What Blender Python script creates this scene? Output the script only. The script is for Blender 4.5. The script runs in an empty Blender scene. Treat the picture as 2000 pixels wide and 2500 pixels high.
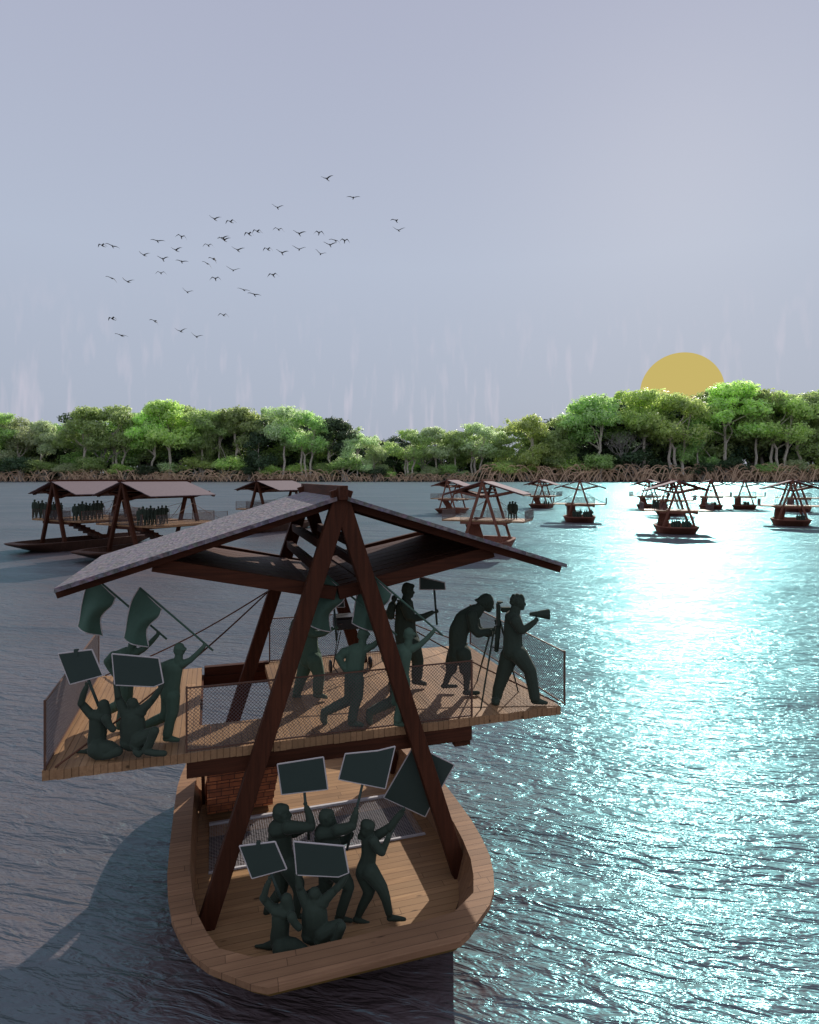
import bpy, bmesh, math, random
from mathutils import Vector, Matrix
R = math.radians
sc = bpy.context.scene
COL = sc.collection

# ------------------------------------------------------------------ camera
F = 1518.0; HOR = 1168.0; EYE = 6.0            # focal length and horizon measured in photograph pixels
cd = bpy.data.cameras.new('camera'); cam = bpy.data.objects.new('camera', cd); COL.objects.link(cam)
cam.location = (0, 0, EYE); cam.rotation_euler = (R(90), 0, 0)
cd.sensor_fit = 'HORIZONTAL'; cd.sensor_width = 36; cd.lens = 36 * F / 2000
cd.shift_y = -(1250 - HOR) / 2000
cd.clip_start = .1; cd.clip_end = 20000
sc.camera = cam

# ------------------------------------------------------------------ world and sun
SUN_AZ, SUN_EL = 24.0, 26.0                    # degrees right of the view axis, above the horizon
w = bpy.data.worlds.new('World'); sc.world = w; w.use_nodes = True
nt = w.node_tree; nt.nodes.clear()
N = nt.nodes.new; L = nt.links.new
out = N('ShaderNodeOutputWorld')
sky = N('ShaderNodeTexSky'); sky.sky_type = 'NISHITA'; sky.sun_disc = False
sky.sun_elevation = R(SUN_EL); sky.sun_rotation = R(SUN_AZ); sky.dust_density = 3; sky.air_density = 1
b1 = N('ShaderNodeBackground'); b1.inputs[1].default_value = .05
thin = N('ShaderNodeMix'); thin.data_type = 'RGBA'; thin.inputs['Factor'].default_value = .972; L(sky.outputs[0], thin.inputs['A']); thin.inputs['B'].default_value = (.3, .32, .4, 1); L(thin.outputs['Result'], b1.inputs[0])   # the veil lets a little of the clear sky through
# an even veil of high overcast over that sky, with faint streaks low down
tc = N('ShaderNodeTexCoord'); sep = N('ShaderNodeSeparateXYZ'); L(tc.outputs['Generated'], sep.inputs[0])
rp = N('ShaderNodeValToRGB'); L(sep.outputs['Z'], rp.inputs[0])
e = rp.color_ramp.elements
e[0].position = 0.0; e[0].color = (.315, .350, .430, 1)
e[1].position = .62; e[1].color = (.355, .380, .49, 1)
x = e.new(.12); x.color = (.350, .392, .480, 1)
x = e.new(.32); x.color = (.388, .436, .540, 1)
mp = N('ShaderNodeMapping'); mp.inputs['Scale'].default_value = (60, 60, 5); L(tc.outputs['Generated'], mp.inputs[0])
nz = N('ShaderNodeTexNoise'); nz.inputs['Scale'].default_value = 1; nz.inputs['Detail'].default_value = 3; L(mp.outputs[0], nz.inputs[0])
lowr = N('ShaderNodeMapRange'); L(sep.outputs['Z'], lowr.inputs[0])
lowr.inputs[1].default_value = .10; lowr.inputs[2].default_value = .28; lowr.inputs[3].default_value = 1; lowr.inputs[4].default_value = 0
st = N('ShaderNodeMapRange'); L(nz.outputs[0], st.inputs[0])
st.inputs[1].default_value = .54; st.inputs[2].default_value = .85; st.inputs[3].default_value = 0; st.inputs[4].default_value = .85
mm = N('ShaderNodeMath'); mm.operation = 'MULTIPLY'; L(lowr.outputs[0], mm.inputs[0]); L(st.outputs[0], mm.inputs[1])
mx = N('ShaderNodeMix'); mx.data_type = 'RGBA'; L(mm.outputs[0], mx.inputs['Factor']); L(rp.outputs[0], mx.inputs['A']); mx.inputs['B'].default_value = (.56, .52, .60, 1)
b2 = N('ShaderNodeBackground'); b2.inputs[1].default_value = 1.12; L(mx.outputs['Result'], b2.inputs[0])
ad = N('ShaderNodeAddShader'); L(b1.outputs[0], ad.inputs[0]); L(b2.outputs[0], ad.inputs[1]); L(ad.outputs[0], out.inputs[0])

sd = bpy.data.lights.new('sun_light', 'SUN'); so = bpy.data.objects.new('sun_light', sd); COL.objects.link(so)
sd.energy = 4.1; sd.angle = R(.53); sd.color = (1, .93, .84)
D = Vector((math.sin(R(SUN_AZ)) * math.cos(R(SUN_EL)), math.cos(R(SUN_AZ)) * math.cos(R(SUN_EL)), math.sin(R(SUN_EL))))
so.rotation_euler = D.to_track_quat('Z', 'Y').to_euler(); so.location = (30, 60, 60)
sc.view_settings.view_transform = 'Standard'; sc.view_settings.look = 'None'
sc.view_settings.exposure = 0; sc.view_settings.gamma = 1; sc.view_settings.use_curve_mapping = False
sc.cycles.max_bounces = 6; sc.cycles.diffuse_bounces = 2; sc.cycles.glossy_bounces = 3; sc.cycles.transmission_bounces = 3
sc.cycles.transparent_max_bounces = 8; sc.cycles.sample_clamp_indirect = 4; sc.cycles.caustics_reflective = False; sc.cycles.caustics_refractive = False

# ------------------------------------------------------------------ helpers
def tag(o, label=None, cat=None, group=None, kind=None):
    if label: o['label'] = label
    if cat: o['category'] = cat
    if group: o['group'] = group
    if kind: o['kind'] = kind
    return o

def empty(name, loc=(0, 0, 0), rz=0, label=None, cat=None, group=None):
    o = bpy.data.objects.new(name, None); COL.objects.link(o); o.empty_display_size = .3
    o.location = loc; o.rotation_euler = (0, 0, rz)
    return tag(o, label, cat, group)

def mesh_obj(name, me, mat=None, parent=None, loc=None):
    o = bpy.data.objects.new(name, me); COL.objects.link(o)
    if mat: me.materials.clear(); me.materials.append(mat)
    if parent: o.parent = parent
    if loc is not None: o.location = loc
    return o

class MB:
    """collects simple shapes into one mesh"""
    def __init__(s): s.v = []; s.f = []
    def add(s, vs, fs):
        n = len(s.v); s.v += [tuple(v) for v in vs]; s.f += [tuple(i + n for i in f) for f in fs]; return s
    def box(s, a, b):
        x0, y0, z0 = a; x1, y1, z1 = b
        return s.add([(x0,y0,z0),(x1,y0,z0),(x1,y1,z0),(x0,y1,z0),(x0,y0,z1),(x1,y0,z1),(x1,y1,z1),(x0,y1,z1)],
                     [(0,3,2,1),(4,5,6,7),(0,1,5,4),(1,2,6,5),(2,3,7,6),(3,0,4,7)])
    def bar(s, a, b, wd, dp, side=(0, 1, 0)):
        """beam from a to b; dp is its size along 'side', wd its size across"""
        a = Vector(a); b = Vector(b); t = (b - a).normalized(); sd = Vector(side); sd = (sd - t * sd.dot(t)).normalized(); u = t.cross(sd)
        c = []
        for p in (a, b):
            for (i, j) in ((-1,-1),(1,-1),(1,1),(-1,1)): c.append(p + u * wd / 2 * i + sd * dp / 2 * j)
        return s.add(c, [(0,1,2,3),(7,6,5,4),(0,4,5,1),(1,5,6,2),(2,6,7,3),(3,7,4,0)])
    def tube(s, pts, r, n=6, cap=True):
        pts = [Vector(p) for p in pts]
        rs = r if isinstance(r, (list, tuple)) else [r] * len(pts)
        base = len(s.v); ref = Vector((.13, .27, .95))
        for i, p in enumerate(pts):
            t = (pts[min(i + 1, len(pts) - 1)] - pts[max(i - 1, 0)])
            if t.length < 1e-9: t = Vector((0, 0, 1))
            t.normalize(); u = t.cross(ref)
            if u.length < .05: u = t.cross(Vector((1, 0, 0)))
            u.normalize(); v = t.cross(u)
            for k in range(n):
                a = 2 * math.pi * k / n; s.v.append(tuple(p + (u * math.cos(a) + v * math.sin(a)) * rs[i]))
        for i in range(len(pts) - 1):
            for k in range(n):
                k2 = (k + 1) % n; s.f.append((base + i*n + k, base + i*n + k2, base + (i+1)*n + k2, base + (i+1)*n + k))
        if cap:
            s.f.append(tuple(base + k for k in reversed(range(n)))); s.f.append(tuple(base + (len(pts)-1)*n + k for k in range(n)))
        return s
    def prism(s, poly, thick, normal=(0, 1, 0)):
        nrm = Vector(normal) * thick / 2; n = len(poly)
        a = [Vector(p) - nrm for p in poly]; b = [Vector(p) + nrm for p in poly]
        fs = [tuple(range(n)), tuple(reversed(range(n, 2 * n)))] + [((i + 1) % n, i, n + i, n + (i + 1) % n) for i in range(n)]
        return s.add(a + b, fs)
    def mesh(s, name, smooth=False):
        me = bpy.data.meshes.new(name); me.from_pydata(s.v, [], s.f); me.validate()
        bm = bmesh.new(); bm.from_mesh(me); bmesh.ops.recalc_face_normals(bm, faces=bm.faces); bm.to_mesh(me); bm.free()
        if smooth: me.polygons.foreach_set('use_smooth', [True] * len(me.polygons))
        me.update(); return me
    def build(s, name, mat, parent=None, smooth=False, bevel=0):
        o = mesh_obj(name, s.mesh(name, smooth), mat, parent)
        if bevel:
            m = o.modifiers.new('bevel', 'BEVEL'); m.width = bevel; m.segments = 1; m.limit_method = 'ANGLE'
        return o

ORD = ['first','second','third','fourth','fifth','sixth','seventh','eighth','ninth','tenth','eleventh','twelfth','thirteenth','fourteenth',
       'fifteenth','sixteenth','seventeenth','eighteenth','nineteenth','twentieth','twenty-first','twenty-second','twenty-third','twenty-fourth',
       'twenty-fifth','twenty-sixth','twenty-seventh','twenty-eighth','twenty-ninth','thirtieth','thirty-first','thirty-second','thirty-third',
       'thirty-fourth','thirty-fifth','thirty-sixth','thirty-seventh','thirty-eighth','thirty-ninth','fortieth','forty-first','forty-second',
       'forty-third','forty-fourth','forty-fifth','forty-sixth','forty-seventh','forty-eighth','forty-ninth','fiftieth']

# ------------------------------------------------------------------ materials
def newmat(name):
    m = bpy.data.materials.new(name); m.use_nodes = True; t = m.node_tree
    return m, t, t.nodes.get('Principled BSDF')

def mathn(t, op, a, b=None, c=None):
    n = t.nodes.new('ShaderNodeMath'); n.operation = op
    for i, q in enumerate((a, b, c)):
        if q is None: continue
        if isinstance(q, (int, float)): n.inputs[i].default_value = q
        else: t.links.new(q, n.inputs[i])
    return n.outputs[0]

def mixc(t, fac, a, b, mode='MIX'):
    n = t.nodes.new('ShaderNodeMix'); n.data_type = 'RGBA'; n.blend_type = mode
    for k, q in (('Factor', fac), ('A', a), ('B', b)):
        s = n.inputs[k] if k == 'Factor' else [i for i in n.inputs if i.name == k and i.type == 'RGBA'][0]
        if isinstance(q, (int, float)): s.default_value = q
        elif isinstance(q, tuple): s.default_value = (*q, 1)
        else: t.links.new(q, s)
    return [o for o in n.outputs if o.type == 'RGBA'][0]

def noise(t, vec, scale, detail=3, stretch=None, rough=.5, dist=0):
    if stretch:
        m = t.nodes.new('ShaderNodeMapping'); m.inputs['Scale'].default_value = stretch; t.links.new(vec, m.inputs[0]); vec = m.outputs[0]
    n = t.nodes.new('ShaderNodeTexNoise'); n.inputs['Scale'].default_value = scale; n.inputs['Detail'].default_value = detail
    n.inputs['Roughness'].default_value = rough; n.inputs['Distortion'].default_value = dist
    t.links.new(vec, n.inputs[0]); return n.outputs[0]

def mrange(t, v, a, b, c=0, d=1):
    n = t.nodes.new('ShaderNodeMapRange'); t.links.new(v, n.inputs[0])
    for i, q in enumerate((a, b, c, d)): n.inputs[i + 1].default_value = q
    return n.outputs[0]

def bump(t, bs, h, strength=.4, dist=.01):
    b = t.nodes.new('ShaderNodeBump'); b.inputs['Strength'].default_value = strength; b.inputs['Distance'].default_value = dist
    t.links.new(h, b.inputs['Height']); t.links.new(b.outputs[0], bs.inputs['Normal'])

def wood(name, c1, c2, run='y', width=None, rough=.62, knots=.5):
    m, t, bs = newmat(name)
    tc = t.nodes.new('ShaderNodeTexCoord').outputs['Object']
    sx = t.nodes.new('ShaderNodeSeparateXYZ'); t.links.new(tc, sx.inputs[0])
    st = {'x': (1.3, 22, 22), 'y': (22, 1.3, 22), 'z': (18, 18, 1.2)}[run]
    off = tc
    across = sx.outputs[{'x': 1, 'y': 0, 'z': 0}[run]]
    along = sx.outputs[{'x': 0, 'y': 1, 'z': 2}[run]]
    if width:
        row = mathn(t, 'FLOOR', mathn(t, 'DIVIDE', across, width))
        # boards are butt-jointed at uneven places along each row
        wn0 = t.nodes.new('ShaderNodeTexWhiteNoise'); wn0.noise_dimensions = '1D'; t.links.new(row, wn0.inputs['W'])
        sh = mathn(t, 'ADD', mathn(t, 'DIVIDE', along, 2.3), mathn(t, 'MULTIPLY', wn0.outputs[0], 7.3))
        cell = mathn(t, 'ADD', mathn(t, 'MULTIPLY', row, 17.3), mathn(t, 'FLOOR', sh))
        wn = t.nodes.new('ShaderNodeTexWhiteNoise'); wn.noise_dimensions = '1D'; t.links.new(cell, wn.inputs['W'])
        cmb = t.nodes.new('ShaderNodeCombineXYZ'); t.links.new(mathn(t, 'MULTIPLY', wn.outputs[0], 31.0), cmb.inputs[2])
        va = t.nodes.new('ShaderNodeVectorMath'); t.links.new(tc, va.inputs[0]); t.links.new(cmb.outputs[0], va.inputs[1]); off = va.outputs[0]
    g = noise(t, off, 1.0, 5, st, .6, .6)
    big = noise(t, tc, .9, 3)
    c = mixc(t, mrange(t, g, .3, .7), c1, c2)
    if width:
        c = mixc(t, mrange(t, wn.outputs[0], 0, 1, 0, .75), c, tuple(v * .52 for v in c1))
        fr = mathn(t, 'FRACT', mathn(t, 'DIVIDE', across, width))
        edge = mathn(t, 'MAXIMUM', mathn(t, 'LESS_THAN', fr, .035), mathn(t, 'GREATER_THAN', fr, .965))
        fe = mathn(t, 'FRACT', sh); e2 = mathn(t, 'LESS_THAN', fe, .004)
        edge = mathn(t, 'MAXIMUM', edge, e2)
    else: edge = None
    c = mixc(t, mrange(t, big, .35, .7, 0, .45), c, tuple(v * .6 for v in c2))
    if knots:
        mpn = t.nodes.new('ShaderNodeMapping'); mpn.inputs['Scale'].default_value = {'x': (.9, 2.2, 2.2), 'y': (2.2, .9, 2.2), 'z': (2.2, 2.2, .9)}[run]
        t.links.new(off, mpn.inputs[0])
        vo = t.nodes.new('ShaderNodeTexVoronoi'); vo.inputs['Scale'].default_value = 1.6; t.links.new(mpn.outputs[0], vo.inputs[0])
        k = mrange(t, vo.outputs[0], .045, .10, knots, 0)
        c = mixc(t, k, c, tuple(v * .16 for v in c2))
    if edge is not None: c = mixc(t, mathn(t, 'MULTIPLY', edge, .55), c, tuple(v * .12 for v in c2))
    t.links.new(c, bs.inputs['Base Color'])
    bs.inputs['Roughness'].default_value = rough; bs.inputs['Specular IOR Level'].default_value = .2
    h = g if edge is None else mathn(t, 'SUBTRACT', g, mathn(t, 'MULTIPLY', edge, 2.0))
    bump(t, bs, h, .5, .006)
    return m

M = {}
M['beam'] = wood('dark_stained_timber', (.115, .036, .016), (.05, .016, .007), 'z', None, .75, .25)
M['beam_h'] = wood('dark_stained_timber_level', (.115, .036, .016), (.05, .016, .007), 'x', None, .75, .25)
M['beam_v'] = wood('dark_stained_purlin', (.115, .036, .016), (.05, .016, .007), 'y', None, .75, .25)
M['slat'] = wood('dark_ceiling_boards', (.15, .055, .028), (.08, .03, .016), 'x', .11, .65, .2)
M['deck'] = wood('deck_boards', (.56, .33, .165), (.35, .19, .095), 'y', .16, .6, .8)
M['floor'] = wood('hull_floor_boards', (.62, .37, .18), (.40, .22, .105), 'x', .12, .55, .9)
M['gunwale'] = wood('gunwale_boards', (.48, .27, .145), (.29, .155, .085), 'x', .12, .6, .9)
M['hull'] = wood('hull_planking', (.24, .12, .062), (.15, .07, .038), 'y', None, .6, .4)
M['transom'] = wood('bow_planking', (.25, .155, .035), (.17, .10, .025), 'x', None, .6, .3)  # bow faces look lit: the light is put into their olive colour

def shingles():
    m, t, bs = newmat('cedar_shingles')
    tc = t.nodes.new('ShaderNodeTexCoord').outputs['Object']
    mp = t.nodes.new('ShaderNodeMapping'); mp.inputs['Rotation'].default_value = (R(-90), 0, 0); t.links.new(tc, mp.inputs[0])
    br = t.nodes.new('ShaderNodeTexBrick'); t.links.new(mp.outputs[0], br.inputs[0])
    br.inputs['Color1'].default_value = (.62, .20, .075, 1); br.inputs['Color2'].default_value = (.34, .10, .04, 1); br.inputs['Mortar'].default_value = (.03, .012, .008, 1)  # orange raised: light bounced off the water is put into the colour
    br.inputs['Scale'].default_value = 1; br.inputs['Brick Width'].default_value = .19; br.inputs['Row Height'].default_value = .0783
    br.inputs['Mortar Size'].default_value = .006; br.offset = .37
    n = noise(t, tc, 9, 4)
    c = mixc(t, mrange(t, n, .4, .7, 0, .6), br.outputs[0], (.14, .05, .025))
    t.links.new(c, bs.inputs['Base Color']); bs.inputs['Roughness'].default_value = .75
    bump(t, bs, mathn(t, 'SUBTRACT', n, br.outputs['Fac']), .6, .012); return m
M['shingle'] = shingles()

def roofmat():
    m, t, bs = newmat('weathered_roof_shingles')
    tc = t.nodes.new('ShaderNodeTexCoord').outputs['Object']
    n = noise(t, tc, 14, 5, (1, 1.6, 1), .7); n2 = noise(t, tc, 2.2, 3)
    vo = t.nodes.new('ShaderNodeTexVoronoi'); vo.inputs['Scale'].default_value = 17; vo.inputs['Randomness'].default_value = .8; t.links.new(tc, vo.inputs[0])
    c = mixc(t, mrange(t, n, .35, .65), (.115, .085, .095), (.25, .19, .22))
    c = mixc(t, .45, c, vo.outputs['Color'], 'SOFT_LIGHT')
    c = mixc(t, mrange(t, n2, .4, .65, 0, .35), c, (.22, .17, .18))
    hs = t.nodes.new('ShaderNodeHueSaturation'); hs.inputs['Saturation'].default_value = .5; t.links.new(c, hs.inputs['Color'])
    t.links.new(hs.outputs[0], bs.inputs['Base Color']); bs.inputs['Roughness'].default_value = .85
    bump(t, bs, vo.outputs[0], .8, .02); return m
M['roof'] = roofmat()

def plain(name, col, rough=.6, metal=0, var=.15, scale=6):
    m, t, bs = newmat(name); tc = t.nodes.new('ShaderNodeTexCoord').outputs['Object']
    n = noise(t, tc, scale, 4)
    c = mixc(t, n, tuple(v * (1 - var) for v in col), tuple(min(1, v * (1 + var)) for v in col))
    t.links.new(c, bs.inputs['Base Color']); bs.inputs['Roughness'].default_value = rough; bs.inputs['Metallic'].default_value = metal
    bump(t, bs, n, .15, .01); return m

def cloth(name, col, rim):
    m = plain(name, col, .9, 0, .08, 20); bs = m.node_tree.nodes['Principled BSDF']
    bs.inputs['Sheen Weight'].default_value = rim; bs.inputs['Sheen Roughness'].default_value = .25; bs.inputs['Sheen Tint'].default_value = (.85, .8, .76, 1)
    bs.inputs['Specular IOR Level'].default_value = .15
    return m
M['person'] = cloth('dark_green_figure', (.048, .066, .048), .3)
M['person_mid'] = cloth('mid_green_figure', (.085, .140, .098), .3)
M['board'] = plain('dark_green_board', (.036, .058, .046), .8, 0, .06)
M['flag'] = cloth('mid_green_flag', (.080, .145, .105), .15)
M['rim'] = plain('pale_edging', (.62, .57, .54), .7, 0, .08)
M['wire'] = plain('grey_brown_wire', (.15, .11, .105), .6, .2)
M['rail'] = plain('rusty_rail', (.13, .06, .035), .6, .1)
M['net'] = plain('pale_net_cord', (.62, .60, .62), .8)
M['rope'] = plain('red_brown_rope', (.13, .05, .025), .8)
M['black'] = plain('black_paint', (.012, .012, .014), .45)

def watermat():
    m, t, bs = newmat('river_water')
    tc = t.nodes.new('ShaderNodeTexCoord').outputs['Object']
    rot = t.nodes.new('ShaderNodeMapping'); rot.inputs['Rotation'].default_value = (0, 0, R(14)); t.links.new(tc, rot.inputs[0]); v = rot.outputs[0]
    a = noise(t, v, 1.0, 3, (1.2, 4.3, 1), .55, .7)
    b = noise(t, v, 1.0, 3, (3.0, 9.0, 1), .6, .5)
    c = noise(t, v, 1.0, 2, (.12, .42, 1), .5, .3)
    h = mathn(t, 'ADD', mathn(t, 'ADD', mathn(t, 'MULTIPLY', a, .13), mathn(t, 'MULTIPLY', b, .040)), mathn(t, 'MULTIPLY', c, .5))
    bp = t.nodes.new('ShaderNodeBump'); bp.inputs['Strength'].default_value = 1; bp.inputs['Distance'].default_value = 1.0; t.links.new(h, bp.inputs['Height'])
    big = noise(t, tc, 1.0, 3, (.03, .10, 1), .5, .4)
    col = mixc(t, mrange(t, big, .35, .65), (.120, .080, .084), (.160, .112, .116))
    df = t.nodes.new('ShaderNodeBsdfDiffuse'); t.links.new(col, df.inputs['Color'])
    sp = t.nodes.new('ShaderNodeBsdfGlossy'); sp.inputs['Color'].default_value = (.50, .84, .88, 1); sp.inputs['Roughness'].default_value = .20
    fr = t.nodes.new('ShaderNodeFresnel'); fr.inputs['IOR'].default_value = 1.33
    for nd in (df, sp, fr): t.links.new(bp.outputs[0], nd.inputs['Normal'])
    # wind-roughened water never turns into a full mirror, even at a grazing view
    fac = mathn(t, 'MINIMUM', mathn(t, 'ADD', mathn(t, 'MULTIPLY', fr.outputs[0], .8), .022), .25)
    m1 = t.nodes.new('ShaderNodeMixShader'); t.links.new(fac, m1.inputs[0]); t.links.new(df.outputs[0], m1.inputs[1]); t.links.new(sp.outputs[0], m1.inputs[2])
    gl = t.nodes.new('ShaderNodeBsdfGlossy'); gl.inputs['Color'].default_value = (.16, .68, .76, 1); gl.inputs['Roughness'].default_value = .42
    t.links.new(bp.outputs[0], gl.inputs['Normal'])
    mixs = t.nodes.new('ShaderNodeMixShader'); mixs.inputs[0].default_value = .085
    t.links.new(m1.outputs[0], mixs.inputs[1]); t.links.new(gl.outputs[0], mixs.inputs[2])
    t.links.new(mixs.outputs[0], t.nodes['Material Output'].inputs['Surface'])
    t.nodes.remove(bs)
    return m

# ------------------------------------------------------------------ the setting: water, far bank, sun
wm = MB(); S = 9000
wm.add([(-S, -40, 0), (S, -40, 0), (S, S, 0), (-S, S, 0)], [(0, 1, 2, 3)])
tag(wm.build('water', watermat()), kind='structure')

BANK = 1200.0; K = BANK / F                     # metres per photo pixel out there
def bx(px): return (px - 1000) * K              # photo pixel -> metres across at the bank
bank = MB(); random.seed(4)
rows = []
xs = [-1150 + i * 23 for i in range(101)]
for j, (dy, z) in enumerate(((-14, -1), (-6, 1.2), (8, 3.0), (60, 5.5), (400, 9), (4000, 12))):
    rows.append([(x, BANK + dy + random.uniform(-3, 3), z + (random.uniform(-.4, .4) if j else 0)) for x in xs])
for j in range(len(rows) - 1):
    for i in range(len(xs) - 1): bank.add([rows[j][i], rows[j][i+1], rows[j+1][i+1], rows[j+1][i]], [(0, 1, 2, 3)])
M['mud'] = plain('dark_bank_mud', (.022, .020, .018), .9, 0, .4, .2)
tag(bank.build('ground', M['mud'], smooth=True), kind='structure')

# the sun itself: a great yellow ball low behind the wood
sm = bpy.data.materials.new('sun_glow'); sm.use_nodes = True; t = sm.node_tree; t.nodes.clear()
em = t.nodes.new('ShaderNodeEmission'); em.inputs[0].default_value = (.58, .46, .145, 1); em.inputs[1].default_value = 1
mo = t.nodes.new('ShaderNodeOutputMaterial'); t.links.new(em.outputs[0], mo.inputs[0])
bm = bmesh.new(); SD = 4200.0; bmesh.ops.create_uvsphere(bm, u_segments=96, v_segments=48, radius=95 / F * SD)
me = bpy.data.meshes.new('sun'); bm.to_mesh(me); bm.free()
sun = mesh_obj('sun', me, sm, loc=((1664 - 1000) / F * SD, SD, EYE + (HOR - 957) / F * SD))
tag(sun, 'large pale yellow sun disc half hidden behind the tall mangroves at right', 'sun')

# ------------------------------------------------------------------ mangrove trees
def leafmat(name, c1, c2, tr):
    m, t, bs = newmat(name); tc = t.nodes.new('ShaderNodeTexCoord').outputs['Object']
    oi = t.nodes.new('ShaderNodeObjectInfo')
    n = noise(t, tc, .16, 4); n2 = noise(t, tc, 1.1, 2)
    c = mixc(t, mrange(t, n, .38, .62), c1, c2)
    c = mixc(t, mrange(t, n2, .35, .7, 0, .6), c, tuple(v * .45 for v in c1))
    hs = t.nodes.new('ShaderNodeHueSaturation'); t.links.new(c, hs.inputs['Color'])
    t.links.new(mrange(t, oi.outputs['Random'], 0, 1, .487, .53), hs.inputs['Hue']); hs.inputs['Saturation'].default_value = .86; t.links.new(mrange(t, oi.outputs['Random'], 0, 1, .75, 1.2), hs.inputs['Value'])
    t.links.new(hs.outputs[0], bs.inputs['Base Color']); bs.inputs['Roughness'].default_value = .5; bs.inputs['Specular IOR Level'].default_value = .3
    tl = t.nodes.new('ShaderNodeBsdfTranslucent'); br = t.nodes.new('ShaderNodeMix'); br.data_type = 'RGBA'; br.blend_type = 'MULTIPLY'
    c2_ = mixc(t, 1.0, hs.outputs[0], tr, 'MULTIPLY'); t.links.new(c2_, tl.inputs['Color'])
    ms = t.nodes.new('ShaderNodeAddShader')
    t.links.new(bs.outputs[0], ms.inputs[0]); t.links.new(tl.outputs[0], ms.inputs[1]); t.links.new(ms.outputs[0], t.nodes['Material Output'].inputs['Surface'])
    return m
M['leaf'] = leafmat('mangrove_leaves', (.15, .215, .075), (.32, .40, .15), (2.0, 2.0, 1.6))
M['leaf_bright'] = leafmat('bright_mangrove_leaves', (.20, .28, .08), (.42, .50, .17), (2.0, 2.0, 1.6))
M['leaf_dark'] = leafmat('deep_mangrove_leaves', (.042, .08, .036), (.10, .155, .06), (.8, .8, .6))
M['leaf_pale'] = leafmat('pale_mangrove_leaves', (.25, .31, .17), (.42, .47, .27), (1.6, 1.6, 1.4))  # paler green; in the middle stretch it holds haze put into the colour
M['bark'] = plain('pale_bark', (.66, .57, .48), .85, 0, .3, .4)
M['root'] = plain('tan_prop_root', (.85, .55, .36), .8, 0, .3, .3)
M['twig'] = plain('grey_dead_twigs', (.36, .33, .29), .85, 0, .25, .4)

def leaf_blob(mb, c, rx, ry, rz, n, size, rnd, hollow=.55):
    for _ in range(n):
        while True:
            d = Vector((rnd.gauss(0, 1), rnd.gauss(0, 1), rnd.gauss(0, 1)))
            if d.length > .1: d.normalize(); 
            if d.z > -.65 or rnd.random() < .3: break
        k = rnd.uniform(hollow, 1.06) * (1 + .12 * math.sin(d.x * 9 + c[0]) * math.sin(d.z * 7 + c[2]))
        p = Vector((c[0] + d.x * rx * k, c[1] + d.y * ry * k, c[2] + d.z * rz * k))
        nrm = (d + Vector((rnd.uniform(-1, 1), rnd.uniform(-1, 1), rnd.uniform(-.5, 1.1)))).normalized()
        u = nrm.orthogonal().normalized(); v = nrm.cross(u); a = rnd.uniform(0, 6.28)
        u, v = u * math.cos(a) + v * math.sin(a), v * math.cos(a) - u * math.sin(a)
        s = size * rnd.uniform(.6, 1.3)
        mb.add([p - u * s, p - v * s * .6, p + u * s, p + v * s * .6], [(0, 1, 2, 3)])

def crooked(a, b, r0, r1, rnd, n=5, amp=.06):
    a = Vector(a); b = Vector(b); Ln = (b - a).length; pts = []; rs = []
    for i in range(n + 1):
        k = i / n; j = amp * Ln * (math.sin(k * math.pi))
        pts.append(a.lerp(b, k) + Vector((rnd.uniform(-j, j), rnd.uniform(-j, j), rnd.uniform(-j, j) * .3))); rs.append(r0 + (r1 - r0) * k)
    return pts, rs

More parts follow.
